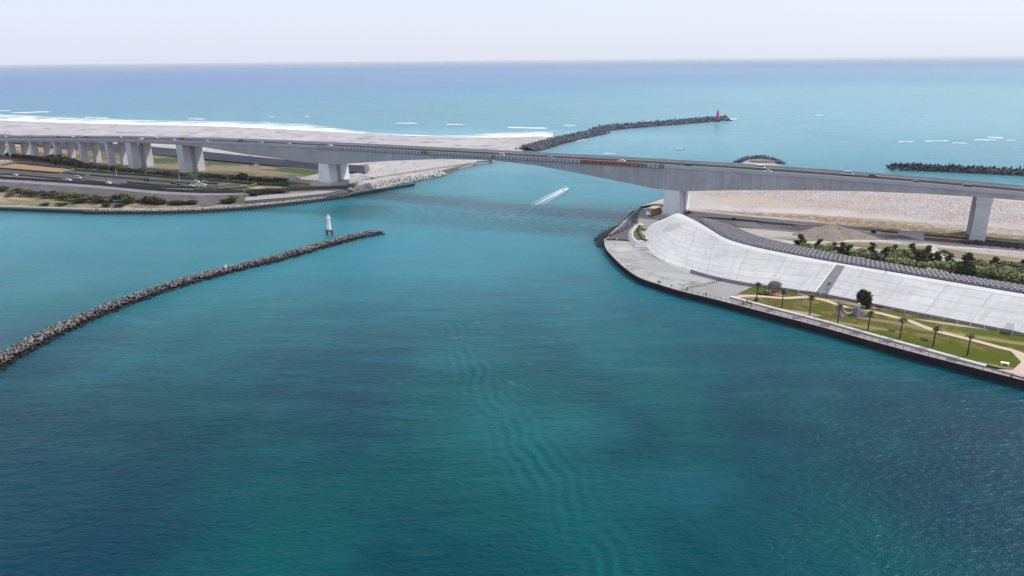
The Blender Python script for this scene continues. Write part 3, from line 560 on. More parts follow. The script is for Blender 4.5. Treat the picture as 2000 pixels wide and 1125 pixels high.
right_out = [(1196,452),(1214,436),(1238,413),(1256,401.5),(1292,389),(1340,367),(1400,346),(1440,322),(1462,312),(1495,312),(1522,322),(1600,340),(1700,350),(1850,362),(2000,378),(2400,412),(2500,830),(2100,771)] 
right_out = [W(x, y, 1.9) for x, y in right_out]+list(reversed([Vector((p.x, p.y, 1.9)) for p in offset_line(quay, .5)]))
poly('right_shore_ground', right_out, 1.9, stone('shore_ground', (.36,.33,.30), (.30,.28,.26), .05, bd=.05, grain=.5), -2)['kind'] = 'structure'
# debris-strewn upper beach (big sunlit sand bank) with uneven relief
def beach_right():
    xs = list(range(1250, 2421, 26)); low = [(1250,404),(1290,398),(1345,416),(1400,425),(1500,432),(1700,448),(1900,466),(2100,486),(2420,520)]; high = [(1250,403),(1290,391.5),(1345,368.5),(1400,349),(1440,325),(1470,316),(1520,325),(1600,342),(1700,352),(1850,364),(2000,380),(2100,388),(2420,414)]
    rails = []
    for k in range(15):
        t = k/14; row = []
        for x in xs:
            y = (1-t)*np.interp(x, *zip(*low))+t*np.interp(x, *zip(*high)); hh = 2.7+.9*math.sin(math.pi*t)-1.2*max(0, t-.8)/.2
            row.append(W(x, y, max(1.95, hh))+Vector((0,0,random.uniform(-.12,.12)*(0 < k < 14))))
        rails.append(row)
    k = NT('debris_sand'); v = k.geo.outputs['Position']
    col = k.mix(k.rng(k.noise(v, .03, 5), .4, .6), (.50,.465,.45), (.42,.385,.37))
    q = W(1880, 400, 3); band = k.spot(v, q.x-30, q.y+4, 150, 46, BA, .35, .6, .02); col = k.mix(k.math('MULTIPLY', band, .75), col, (.325,.285,.28))
    deb = k.math('MULTIPLY', k.rng(k.noise(v, .9, 4, .75), .48, .58), band); deb = k.math('MULTIPLY', deb, k.rng(k.noise(v, .045, 4, .7), .40, .55, .25, 1.0)); col = k.mix(k.math('MULTIPLY', deb, .85), col, (.13,.09,.085))
    deb2 = k.math('MULTIPLY', k.rng(k.noise(v, .8, 3, .7), .57, .63), band); col = k.mix(deb2, col, (.75,.70,.68))
    och = k.math('MULTIPLY', k.rng(k.noise(v, .05, 5, .7), .50, .60), band); col = k.mix(k.math('MULTIPLY', och, .5), col, (.38,.30,.18))
    for px_, py_, rx_b, ry_b, cc in ((1450,417,24,3.5,(.28,.19,.11)),(1560,424,30,5,(.27,.19,.115)),(1660,430,34,6,(.25,.17,.10)),(1740,441,46,8.5,(.27,.165,.085)),(1830,452,30,8,(.20,.165,.085)),(1900,461,46,7,(.185,.165,.075)),(2000,467,40,8,(.23,.17,.09)),(1480,396,26,12,(.42,.36,.28)),(1890,445,60,5,(.30,.25,.2))):
        w_ = W(px_, py_, 3); col = k.mix(k.math('MULTIPLY', k.math('MULTIPLY', k.spot(v, w_.x, w_.y, rx_b, ry_b, BA, .7, .8), .95), k.rng(k.noise(v, .35, 5, .75), .36, .56)), col, cc)
    m = k.princ(col, .95, k.bump(k.noise(v, .5, 4, .7), .5), .1)
    loft('right_beach', rails, m)['kind'] = 'structure'
beach_right()
yard = [(1265,436),(1320,424),(1345,421),(1400,428),(1500,435),(1700,451),(1900,469),(2100,489),(2400,524),(2400,640),(2100,590),(2000,566),(1850,542),(1700,515),(1600,498),(1500,478),(1420,452),(1380,438),(1300,440)]
poly('works_yard', yard, 2.75, m_sandr, 1.8)['kind'] = 'structure'
m_track = stone('pale_track', (.50,.46,.43), (.44,.405,.38), .08, bd=.03, grain=.6)
def band(name, c_pts, w, z, mat, k=5):
    L = smooth_line(WP(c_pts, z), k); loft(name, [offset_line(L, -w/2), offset_line(L, w/2)], mat)['kind'] = 'structure'
band('dirt_track', [(1345,419.5),(1440,425),(1500,431),(1560,436.5),(1640,446),(1720,455)], 6.5, 2.79, m_track)
band('yard_track', [(1470,470),(1560,474),(1640,471),(1700,470.5),(1800,472.5),(1835,481),(1900,485),(2000,492),(2200,512)], 4.2, 2.80, m_track)
band('yard_path', [(1805,473),(1825,488),(1842,512)], 3.6, 2.81, m_track)
poly('concrete_pad', [(1440,432),(1478,434),(1490,446),(1436,440)], 2.82, stone('slab_grey', (.40,.38,.37), (.35,.33,.32), .2), 2.7)['kind'] = 'structure'
poly('shed_pad', [(1762,446),(1806,448),(1804,470),(1752,457)], 2.82, stone('slab_pale', (.36,.36,.38), (.31,.31,.33), .2), 2.7)['kind'] = 'structure'
# dirt mound, small pond heap
def mound(name, px, py, rx, ry, h, mat, label, cat, n=26, rot=BA):
    c0 = W(px, py, 2.7); V = [(0, 0, h)]; F = []; rings = 7
    for j in range(1, rings+1):
        t = j/rings
        for i in range(n):
            a = i*2*math.pi/n; q = 1+.22*math.sin(3*a+1)+.12*math.sin(5*a+2)+.08*math.sin(7*a)+random.uniform(-.03,.03); x = math.cos(a)*rx*t*q; y = math.sin(a)*ry*t*q
            z = h*max(0, (1-t)**.85)*(1+random.uniform(-.07,.07)) if j < rings else -.1
            V.append((x*math.cos(rot)-y*math.sin(rot), x*math.sin(rot)+y*math.cos(rot), z))
    F += [(0, 1+i, 1+(i+1)%n) for i in range(n)]
    for j in range(rings-1): F += [(1+j*n+i, 1+(j+1)*n+i, 1+(j+1)*n+(i+1)%n, 1+j*n+(i+1)%n) for i in range(n)]
    o = mesh(name, V, F, mat, None, True); o.location = c0; return tag(o, label, cat)
m_mound = stone('mound_earth', (.30,.255,.23), (.235,.205,.185), .09, (.23,.20,.11), .12, bd=.3, bs=.8, grain=.7)
mound('earth_mound', 1622, 458, 20, 14, 5.0, m_mound, 'large brown earth mound in the yard behind the levee', 'mound')
mound('covered_heap', 1698, 464, 6.5, 4.2, 2.0, stone('tarp_blue_grey', (.16,.21,.22), (.12,.16,.17), .3), 'small blue grey covered heap right of the large earth mound', 'heap')
mound('sand_heap', 500, 325, 6, 4, 2.2, m_field, 'small brown heap in the field behind the left piers', 'heap')
mound('sand_heap', 700, 343.5, 12, 6, 2.2, m_sand, 'low pale sand heap right of the left main pier', 'heap')
# ------------------------------------------------ levee
TOE = [(1256,452),(1262,474),(1276,493),(1300,508),(1350,526),(1400,540),(1450,550),(1500,557.5),(1560,566),(1600,571.5),(1700,591),(1800,611),(1900,630),(2000,650),(2100,671)]
CREST0 = [(1272,438),(1300,425),(1322,416.5),(1345,424.5),(1369,434.5),(1385,449),(1420,466.5),(1450,476.5),(1505,489.5),(1550,497.5),(1600,507),(1700,524.5),(1800,540.5),(1900,558),(2000,574),(2200,607)]
CREST = [(x, float(np.interp(x, *zip(*CREST0)))) for x in (1272,1300,1322,1345,1376,1420,1480,1535,1598,1640,1745,1848,1950,2052,2155)]
toe = WP(TOE, 3.6); toe[0].z = 3.0; toe[1].z = 3.0; toe[2].z = 2.9; toe[3].z = 3.0; toe[4].z = 2.45; toe[5].z = 2.75; toe[6].z = 3.2; toe[0].z = toe[1].z = toe[2].z = toe[3].z = 2.42
crest = WP(CREST, 8.2)
crest[0] = W(1272, 438, 4.2); crest[1] = W(1300, 426, 6.4)
TOEs, CRs = smooth_line(toe, 6), smooth_line(crest, 6)
cin = [t.lerp(c_, .90) for t, c_ in zip(TOEs, CRs)]
def levee_mat():
    k = NT('levee_concrete'); v = k.geo.outputs['Position']; uv = k.co.outputs['UV']; sep = k.n('SeparateXYZ'); k.l(uv, sep.inputs[0])
    col = k.mix(k.rng(k.noise(v, .05, 5, .6), .38, .62), (.54,.535,.53), (.45,.445,.44))
    col = k.mix(k.rng(k.noise(v, .35, 5, .7), .48, .8, 0, .5), col, (.40,.40,.39))
    # cast panels with differing tone, joints
    cu = k.math('FLOOR', k.math('DIVIDE', sep.outputs[0], 13.0)); cv = k.math('FLOOR', k.math('DIVIDE', sep.outputs[1], 6.3))
    wn_ = k.n('TexWhiteNoise'); cb = k.n('CombineXYZ'); k.l(cu, cb.inputs[0]); k.l(cv, cb.inputs[1]); k.l(cb.outputs[0], wn_.inputs[0])
    col = k.mix(k.rng(wn_.outputs[0], 0, 1, 0, .5), col, (.40,.40,.40))
    def joint(q, per, w): 
        a = k.math('MODULO', q, per); a = k.math('MINIMUM', a, k.math('SUBTRACT', per, a)); return k.rng(a, w*.6, w*1.4, 1, 0)
    jn = k.math('MAXIMUM', joint(sep.outputs[1], 6.3, .17), k.math('MULTIPLY', joint(sep.outputs[0], 13.0, .15), .7))
    jn = k.math('MULTIPLY', jn, k.rng(k.noise(v, .25, 3), .3, .55, .3, .9)); col = k.mix(jn, col, (.22,.22,.22))
    st = k.math('MULTIPLY', k.rng(k.noise(k.map(v, (1,1,1)), .12, 5, .75), .54, .70), .65); col = k.mix(st, col, (.33,.33,.32)); st3 = k.noise(k.map(uv, (.9, .08, 1)), .6, 5, .7); col = k.mix(k.rng(st3, .50, .70, 0, .6), col, (.31,.31,.30))
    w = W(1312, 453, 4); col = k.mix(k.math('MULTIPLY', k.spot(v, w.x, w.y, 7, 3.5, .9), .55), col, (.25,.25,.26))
    return k.princ(col, .85, k.bump(k.noise(v, 1.5, 3), .02), .3)
m_lev = levee_mat()
le = empty('levee', (TOEs[50].x, TOEs[50].y, 2)); tag(le, 'broad white concrete levee slope curving round the right shore', 'levee')
parent_keep(loft('concrete_slope', [TOEs, cin], m_lev, sub=4), le)
parent_keep(loft('crest_strip', [cin, CRs], stone('crest_concrete', (.60,.60,.60), (.54,.54,.54), .1, bd=.01)), le)
i0 = 6*4
mbw = MB(); wall_mb(mbw, list(reversed([Vector((p.x, p.y, 0)) for p in TOEs[i0:]])), .35, 1.9, lambda p: 3.6); 
parent_keep(mbw.build('toe_wall', stone('grey_toe_wall', (.27,.27,.29), (.22,.22,.24), .3)), le)
# back slope under the grey blocks
BACK = [(1374,430.5),(1392,431),(1410,437),(1450,456),(1505,471),(1550,482),(1600,493),(1700,512.5),(1800,529),(1900,546),(2000,562),(2200,594)]
BACK = [(x, float(np.interp(x, *zip(*BACK)))) for x in (1376,1414,1472,1528,1592,1636,1742,1845,1948,2050,2152)]
crb = WP(CREST[4:], 8.05); crb[0] = W(1372, 434, 8.0)
back = WP(BACK, 4.9)
CB, BB = smooth_line(crb, 6), smooth_line(back, 6)
m_back = stone('back_slope_earth', (.075,.05,.045), (.05,.042,.042), .3)
parent_keep(loft('back_slope', [CB, BB, [p+Vector((1.5, 3, -3.2)) for p in BB]], m_back), le)
# stair ramp in the slope
i1 = min(range(len(TOEs)), key=lambda i: abs(PX(TOEs[i])[0]-1602)); 
ra0, ra1, rb0, rb1 = W(1594,571,3.62), W(1617,574.5,3.62), W(1634,517,8.0), W(1650,519.5,8.0)
mb = MB(); NS = 24
for k_ in range(NS):
    t0, t1 = k_/NS, (k_+1)/NS; z = 3.62+(8.0-3.62)*t1+.03
    a, b, c_, d = ra0.lerp(rb0, t0), ra1.lerp(rb1, t0), ra1.lerp(rb1, t1), ra0.lerp(rb0, t1)
    mb.hexa([(p.x, p.y, z-.6) for p in (a,b,c_,d)]+[(p.x, p.y, z) for p in (a,b,c_,d)])
tag(mb.build('stairway', stone('grey_stair', (.27,.275,.30), (.23,.235,.26), .4)), 'straight grey stairway climbing the white levee slope', 'stairway')
mb = MB()
for off in (0,):
    a = ra0+Vector((-.5,0,.02)); b = rb0+Vector((-.5,0,.05)); dd = Vector((.25,0,0)); mb.hexa([a, a+dd, b+dd, b]+[p+Vector((0,0,.3)) for p in (a, a+dd, b+dd, b)])
tag(mb.build('stair_kerb', m_white), 'low white kerb along the left side of the levee stairway', 'kerb')
mb = MB(); a, b, c_, d = W(1961,643,4.2), W(1979,646,4.2), W(1982,632.5,5.2), W(1966,630.5,5.2)
mb.hexa([a,b,c_,d]+[p+Vector((0,0,.12)) for p in (a,b,c_,d)]); tag(mb.build('drain_cover', stone('grey_patch', (.36,.36,.37), (.32,.32,.33), .4)), 'square grey drain cover low on the right end of the levee', 'cover')
# ------------------------------------------------ lower platform
pf = []
def pfs(px, py, rx, ry, rot, col): w = W(px, py, 2.25); pf.append((w.x, w.y, rx, ry, rot, col))
for a in [(1262,498,2.5,5,.4,(.28,.27,.25)),(1300,520,9,3.4,-.5,(.33,.32,.31)),(1220,482,6,4,0,(.33,.33,.33)),(1290,523,11,5,-.4,(.30,.30,.29)),(1330,540,12,4,-.4,(.34,.34,.33)),(1215,487,4,4,0,(.40,.40,.36))]: pfs(*a)
m_plat = stone('platform_concrete', (.38,.375,.37), (.285,.28,.28), .16, (.20,.195,.195), .10, spots=pf, bd=.02)
plat_back = [(1255,452),(1262,476),(1276,495),(1300,510),(1350,528),(1400,542.5),(1445,552),(1462,560)]
poly('platform', [Vector((p.x, p.y, 2.25)) for p in offset_line(quay, .3) if PX(p)[0] < 1432]+[W(x, y, 2.25) for x, y in [(1445,585),(1462,568)]+list(reversed(plat_back))+[(1233,471),(1205,468)]], 2.25, m_plat, 1.0)['kind'] = 'structure'
poly('dark_paving', [(1341,568.3),(1400,583.5),(1440,588),(1462,566),(1455,560),(1416,546.5)], 2.27, stone('dark_slab', (.31,.295,.295), (.26,.25,.25), .15, (.36,.34,.33), .1), 2.2)['kind'] = 'structure'
pk = smooth_line(WP([(1262,490),(1300,515),(1350,535),(1400,550),(1450,559),(1480,566)], 2.28), 5)
loft('pale_walk', [pk, offset_line(pk, 2.6)], stone('pale_cement', (.50,.47,.43), (.45,.42,.39), .2))['kind'] = 'structure'
# quay wall, dark stained face
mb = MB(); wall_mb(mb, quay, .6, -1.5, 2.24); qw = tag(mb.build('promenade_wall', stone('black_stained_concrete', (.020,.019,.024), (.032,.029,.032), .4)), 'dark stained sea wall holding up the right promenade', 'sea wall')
mb = MB(); wall_mb(mb, offset_line(quay, -.04), .38, 2.245, 2.40); tag(mb.build('quay_coping', stone('pale_coping', (.36,.35,.35), (.30,.29,.29), .3)), 'pale concrete coping along the right promenade edge', 'coping')
# promenade
iq = min(range(len(quay)), key=lambda i: abs(PX(quay[i])[0]-1432)); qp = quay[iq:]
prom_in = smooth_line(WP([(1425,582),(1500,602),(1600,628),(1700,656),(1800,683.5),(1880,706),(1965,729),(2100,768)], 2.35), 8)
def match(P, n=60): return resample(P, n)
m_prom = stone('promenade_paving', (.33,.275,.265), (.28,.24,.235), .2, (.24,.21,.21), .12, bd=.01)
PQ = match([p for p in qp]); PI = match(prom_in)
for p in PQ: p.z = 2.34
lo_q = [Vector((p.x,p.y,2.34))+Vector((0,.5,0)) for p in PQ]
loft('promenade', [lo_q, PI], m_prom, smooth=False)['kind'] = 'structure'
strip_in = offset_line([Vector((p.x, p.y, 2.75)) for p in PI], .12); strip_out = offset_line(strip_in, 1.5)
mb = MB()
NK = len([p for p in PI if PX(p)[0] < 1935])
wall_mb(mb, strip_in[:NK], 1.5, 2.3, 2.80); wall_mb(mb, offset_line(strip_in[:NK], -.55), .5, 2.3, 2.375, 1); tag(mb.build('stone_bench_step', [stone('pale_step', (.56,.52,.53), (.50,.47,.48), .3), stone('riser_shade_strip', (.05,.045,.045), (.08,.07,.07), .5)]), 'long pale raised step between promenade and lawn', 'step')  # second material is a dark strip painting in the shade of the step riser
# lawn and paths
ls = []
def lsp(px, py, rx, ry, rot, col): w = W(px, py, 2.7); ls.append((w.x, w.y, rx, ry, rot, col))
PA = -.52
TANP = (.20,.165,.10); LG = (.068,.092,.009)
for a in [(1450,578,7,2.5,PA,TANP),(1550,608,8,1.4,PA,TANP),(1570,612,5,1.6,PA,(.30,.25,.18)),(1650,632,16,1.2,PA,(.21,.19,.09)),(1745,630,14,1.4,PA,TANP),(1850,632,9,1.0,PA,(.36,.31,.22)),(1920,660,22,1.6,PA,(.20,.19,.08)),(1960,655,14,2.2,PA,LG),(1945,703,10,3,PA,LG),(1850,680,18,4,PA,LG),(1490,570,4,2.2,PA,(.05,.10,.02)),(1700,650,12,2,PA,LG),(1690,598,8,1,PA,(.30,.22,.16)),(1905,708,12,.9,PA,TANP)]: lsp(*a)
m_lawn = stone('lawn', (.068,.078,.011), (.118,.104,.022), .22, (.165,.132,.055), .18, spots=ls, bd=.04, bs=3, grain=1.6)
lawn_lo = [p+Vector((0,0,-.05)) for p in strip_out]; TB = match([Vector((p.x, p.y, 2.7)) for p in TOEs[6*6+3:]], len(lawn_lo)); 
loft('lawn', [lawn_lo, TB], m_lawn, sub=6, smooth=False)['kind'] = 'structure'
m_gp = stone('sandy_path', (.52,.44,.33), (.47,.39,.30), .3, bd=.01)
def zl(P, z): return [Vector((p.x, p.y, z)) for p in P]
band('park_path', [(1436,580),(1470,577.5),(1530,582),(1570,580.5),(1610,586),(1650,599),(1700,607.5),(1750,619.5),(1775,626),(1825,645),(1900,664),(1950,677.5),(1985,687),(2040,712),(2120,748)], 2.3, 2.74, m_gp, 6)
poly('plaza', [(1975,686),(2010,690),(2120,712),(2120,768),(2010,740),(1968,727.5),(1945,721),(1978,722.5),(1995,707)], 2.745, stone('plaza_paving', (.52,.41,.35), (.47,.37,.32), .3, bd=.01), 2.6)['kind'] = 'structure'
band('wall_foot_path', [(1560,574),(1600,583),(1650,589),(1700,600)], 1.4, 2.735, stone('brown_bare_earth', (.32,.25,.19), (.27,.21,.16), .4))
# ------------------------------------------------ planter with curved steps at the head of the platform
st_out = [(1229,478),(1228,466),(1234,452),(1246,438)]
base_ring = [(1262,483),(1240,484),(1228,470),(1229,456),(1238,443),(1250,435),(1258,438),(1250,450),(1256,462),(1268,471)]
pe_ = empty('stepped_planter', W(1250, 462, 2.2)); tag(pe_, 'curved white stepped planter at the head of the platform', 'planter')
cen = W(1251, 460, 2.2)
def ring_slab(name, pts, sc, z0, z1, mat):
    P = [W(x, y, 2.25) for x, y in pts]; P = [Vector((cen.x+(p.x-cen.x)*sc, cen.y+(p.y-cen.y)*sc, z1)) for p in P]
    return parent_keep(poly(name, P, z1, mat, z0), pe_)
m_stepw = stone('white_step_concrete', (.50,.49,.50), (.42,.41,.42), .4, bd=.01)
for k_, scv in enumerate((1.0, .93, .86, .79)): ring_slab('step', base_ring, scv, 2.2+.32*k_, 2.2+.32*(k_+1), m_stepw)
ring_slab('soil_bed', base_ring, .62, 3.4, 3.55, m_bright)
for i, (x, y) in enumerate([(1249,443),(1247,449),(1246,454),(1248,459),(1250,464),(1254,468),(1259,470),(1262,471)]):
    plant('planter_shrub', 'bright' if i % 3 else 'olive', W(x, y, 3.5), 1.2, 2.0, f'low {"green" if i%3 else "grey green"} shrub in the stepped planter, {ORD[i+1]} from its top end', 'shrub', 'shrubs in the stepped planter')
poly('dark_rubble_ground', [(1186,466),(1200,452),(1218,437),(1240,415),(1250,412),(1243,434),(1232,446),(1226,456),(1226,467)], 1.95, stone('wet_rubble', (.10,.095,.105), (.15,.14,.15), .6, bd=.2, bs=2, grain=1.0), 0.5)['kind'] = 'structure'
poly('grey_roadway', [(1244,436),(1254,412),(1268,412),(1266,424),(1290,428),(1270,438),(1266,447),(1254,446),(1258,436)], 2.95, stone('grey_ramp', (.27,.27,.27), (.22,.22,.225), .2), 1.8)['kind'] = 'structure'
poly('pale_shore_slab', [(1256,411),(1292,393),(1297,399),(1272,411)], 2.5, stone('pale_slab', (.58,.50,.43), (.52,.46,.40), .2), .5)['kind'] = 'structure'
poly('brown_bank', [(1271,412),(1292,403),(1292,412),(1272,421)], 2.97, stone('brown_bank', (.26,.16,.08), (.20,.13,.07), .5), 2.0)['kind'] = 'structure'
mb = MB(); p = W(1266, 419, 2.95); mb.box(p.x, p.y, 2.95, 2.4, 1.3, 1.3, rz=-.5); mb.box(p.x-.3, p.y, 4.25, 1.5, 1.2, .4, top=.85, rz=-.5)
tag(mb.build('white_shed', m_white), 'small white cabin beside the grey ramp left of the right main pier', 'cabin')
# ================================================================ tetrapods
def tetra_geom(s_=1.0, n=7):
    V = []; F = []
    for d in ((1,1,1),(-1,-1,1),(-1,1,-1),(1,-1,-1)):
        d = Vector(d).normalized(); u = d.orthogonal().normalized(); w = d.cross(u); b = len(V)
        for r_, q in ((.30,0),(.27,.45),(.18,.95),(.14,1.0)):
            V += [(d*q+(u*math.cos(k*2*math.pi/n)+w*math.sin(k*2*math.pi/n))*r_)*s_ for k in range(n)]
        for j in range(3): F += [(b+j*n+k, b+j*n+(k+1)%n, b+(j+1)*n+(k+1)%n, b+(j+1)*n+k) for k in range(n)]
        F.append(tuple(b+3*n+k for k in range(n)))
    return [tuple(v) for v in V], F
def tetra_mat(name, a, b, wet, zwet):
    k = NT(name); v = k.geo.outputs['Position']; col = k.mix(k.rng(k.noise(v, .35, 4, .6), .35, .65), a, b)
    sep = k.n('SeparateXYZ'); k.l(v, sep.inputs[0]); zz = k.math('ADD', sep.outputs[2], k.math('MULTIPLY', k.noise(v, .8, 2), .8))
    if zwet is not None: col = k.mix(k.rng(zz, zwet, zwet+.7, 1, 0), col, wet)
    return k.princ(col, .9, None, .2)
m_t1 = tetra_mat('weathered_tetrapod', (.27,.25,.235), (.12,.105,.105), (.020,.016,.018), 1.25)
m_t2 = tetra_mat('dark_jetty_tetrapod', (.17,.175,.205), (.085,.09,.115), (.04,.04,.055), .9)
m_t3 = tetra_mat('pale_tetrapod', (.62,.59,.56), (.50,.47,.45), (.10,.08,.07), .4)
m_t4 = tetra_mat('black_shore_block', (.05,.045,.055), (.08,.075,.085), (.02,.018,.022), .6)
TET = []       # (x,y,z,size,heap)
def heap(hid, path, z, w, h, size, step, zbase=0.0, side=1.0):
    L = smooth_line(WP(path, z), 8); tot = sum((b-a).length for a, b in zip(L, L[1:])); n = int(tot/step); L = resample(L, n)
    for i, p in enumerate(L):
        t = (L[min(i+1,n-1)]-L[max(i-1,0)]).normalized(); nn = Vector((-t.y, t.x, 0)); fade = min(1, (n-i)*step/6+.35)
        ww = w*min(1, fade+.2)
        m = max(2, int(round(2*ww/step)))
        for j in range(m+1):
            cx = (-1+2*j/m)*ww+random.uniform(-.3,.3)*step; q = p+nn*cx+t*random.uniform(-.4,.4)*step
            TET.append((q.x, q.y, zbase+h*fade*(1-min(1, abs(cx)/ww)**1.6*.95)+random.uniform(-.2,.25)*size-.25*size, size*random.uniform(.88,1.08), hid))
    return L
HEAPS = {
 'front': dict(mat=m_t1, label='weathered grey concrete tetrapod piled in the long breakwater crossing the lagoon', group='tetrapods of the lagoon breakwater', lab2='mass of smaller seen grey tetrapods filling out the lagoon breakwater'),
 'jetty': dict(mat=m_t2, label='', group='', lab2='dark grey tetrapods piled along the long outer jetty below the red lighthouse'),
 'spur': dict(mat=m_t2, label='', group='', lab2='dark tetrapods heaped round the root of the jetty where the beach ends'),
 'pale': dict(mat=m_t3, label='', group='', lab2='pale tetrapods lining the left shore right of the left main pier'),
 'rocky': dict(mat=m_t2, label='', group='', lab2='tetrapods and rubble round the sand tip beyond the right of the bridge'),
 'offshore': dict(mat=m_t4, label='', group='', lab2='black tetrapods of the offshore breakwater beyond the right end of the bridge'),
 'shore': dict(mat=m_t4, label='', group='', lab2='black shore blocks heaped left of the stepped planter'),
 'nose': dict(mat=m_t4, label='', group='', lab2='black blocks heaped at the nose of the platform'),
 'store': dict(mat=m_t3, label='', group='', lab2='rows of pale tetrapods stored by the field behind the car park'),
 'rubble': dict(mat=m_t3, label='', group='', lab2='pale rubble lying behind the piled sea wall'),
 'yard': dict(mat=m_t4, label='', group='', lab2='dark blocks lining the foot of the right bridge pier')}
mid = heap('front', [(-60,740),(0,703),(100,650),(200,606),(300,569),(400,539),(480,519),(560,499),(640,476),(700,461),(742,453)], 0.6, 4.1, 1.9, 1.65, 1.6)
def core(name, L, w, h, mat, label, z0=-.6):
    V = []; F = []; n = len(L)
    for i, p in enumerate(L):
        t = (L[min(i+1,n-1)]-L[max(i-1,0)]).normalized(); nn = Vector((-t.y, t.x, 0)); fd = min(1, (n-1-i)/5+.1)
        for a, b in ((-1,0),(-.6,.55),(-.2,.9),(.2,.9),(.6,.55),(1,0)): q = p+nn*a*w*fd; V.append((q.x+random.uniform(-.2,.2), q.y+random.uniform(-.2,.2), z0+(h-z0)*b*fd))
    for i in range(n-1):
        for q in range(5): b = i*6+q; F.append((b, b+6, b+7, b+1))
    tag(mesh(name, V, F, mat), label, 'mound')
core('rubble_core', mid[::3], 3.4, .7, m_t4, 'dark rubble core under the tetrapods of the lagoon breakwater')
jl = heap('jetty', [(1163,254),(1200,249),(1260,244),(1320,239.5),(1380,234.5),(1418,232.5)], 1.5, 11, 5, 4.3, 4.4); core('rubble_core', jl[::3], 10, 3.5, m_t4, 'dark rubble core under the outer jetty tetrapods')
sl = heap('spur', [(1028,292),(1060,283.5),(1100,273),(1140,264),(1172,258)], 1.2, 11, 4.5, 3.2, 3.4, .6); core('rubble_core', sl[::3], 10, 4, m_t2, 'grey rubble core under the jetty root')
heap('pale', [(688,372),(720,364),(760,355.5),(800,348),(835,341.5),(862,336)], 2.0, 5.2, 3.0, 2.3, 2.1, .5)
rl = heap('rocky', [(1448,316),(1465,309),(1490,308),(1520,317.5)], 1.0, 6, 2.5, 2.6, 2.7)
ol = heap('offshore', [(2200,346),(2100,341.5),(2000,336.5),(1900,332),(1800,327.5),(1742,326)], 1.5, 8, 4.2, 3.1, 3.2); core('rubble_core', ol[::3], 7.5, 4, m_t4, 'black rubble core under the offshore breakwater at the right')
heap('shore', [(1178,464),(1205,449),(1228,437),(1240,424),(1250,412)], 0.6, 4.0, 1.6, 1.3, 1.35); heap('shore', [(1190,466),(1212,455),(1232,444),(1243,432)], 0.8, 3.4, 1.2, 1.2, 1.5, .9); heap('nose', [(1183,482),(1178,474),(1174,466)], 0.3, 3.2, 1.0, 1.2, 1.25)
heap('store', [(528,351),(550,350),(585,351)], 2.5, 4.5, 1.0, 1.6, 1.9, 2.9)
heap('rubble', [(196,409.7),(300,410.3),(400,407.5),(500,400.5),(600,389.5),(640,384)], 2.0, 1.7, .3, .8, 1.15, 2.3)
heap('yard', [(1880,474),(1930,477),(2000,484),(2100,494)], 2.8, 3.2, .8, 1.5, 1.6, 2.9)
heap('store', [(-10,316),(18,316)], 3.0, 3.0, .8, 1.6, 1.9, 3.2)
tv, tf = tetra_geom(); TV = np.array(tv); lens = [len(f) for f in tf]; tfl = np.array([i for f in tf for i in f])
def rand_rot():
    q = np.array([random.gauss(0,1) for _ in range(4)]); q /= np.linalg.norm(q); return Matrix.Identity(3) if False else __import__('mathutils').Quaternion(q.tolist()).to_matrix()
order = sorted(range(len(TET)), key=lambda i: (Vector(TET[i][:3])-O).length)
vis = [i for i in order if -40 < PX(TET[i][:3])[0] < 2010 and TET[i][4] == 'front'][:300]; viss = set(vis)
tme = bpy.data.meshes.new('tetrapod'); tme.from_pydata(tv, [], tf); tme.materials.append(m_t1)
for i in vis:
    x, y, z, sz, hid = TET[i]; o = bpy.data.objects.new('tetrapod', tme); link(o); o.location = (x, y, z); o.rotation_euler = rand_rot().to_euler(); o.scale = (sz*.62*1.25,)*3
    tag(o, HEAPS[hid]['label'], 'tetrapod', HEAPS[hid]['group'])
def big_mesh(name, Vs, mats, count):
    V = np.concatenate(Vs); nv = len(TV); me = bpy.data.meshes.new(name); me.vertices.add(len(V)); me.vertices.foreach_set('co', V.astype(np.float32).ravel())
    li = np.concatenate([tfl+nv*k for k in range(count)]).astype(np.int32); me.loops.add(len(li)); me.loops.foreach_set('vertex_index', li)
    ls_ = np.tile(lens, count); st = np.concatenate([[0], np.cumsum(ls_)[:-1]]).astype(np.int32); me.polygons.add(len(ls_)); me.polygons.foreach_set('loop_start', st)
    me.update(calc_edges=True); me.materials.append(mats); return link(bpy.data.objects.new(name, me))
for hid, hh in HEAPS.items():
    Vs = []
    for i, (x, y, z, sz, h_) in enumerate(TET):
        if h_ == hid and i not in viss: Vs.append(TV@np.array(rand_rot()).T*(sz*.62*1.25)+np.array((x, y, z)))
    if Vs: tag(big_mesh('tetrapods', Vs, hh['mat'], len(Vs)), hh['lab2'], 'tetrapods', None, 'stuff')
p = W(441, 526, 2.6); mb = MB(); mb.box(p.x, p.y, 2.0, .25, .25, 1.4); mb.box(p.x, p.y, 3.2, 1.1, .3, 1.3); tag(mb.build('marker_board', m_white), 'small white marker board standing on the lagoon breakwater', 'marker')
# sand tip behind the bridge
mound('sand_tip', 1485, 314, 10, 6, 1.7, stone('grey_tip_sand', (.24,.22,.21), (.18,.165,.165), .2, bd=.2), 'grey sand tip ringed by rubble beyond the bridge', 'sandbank')
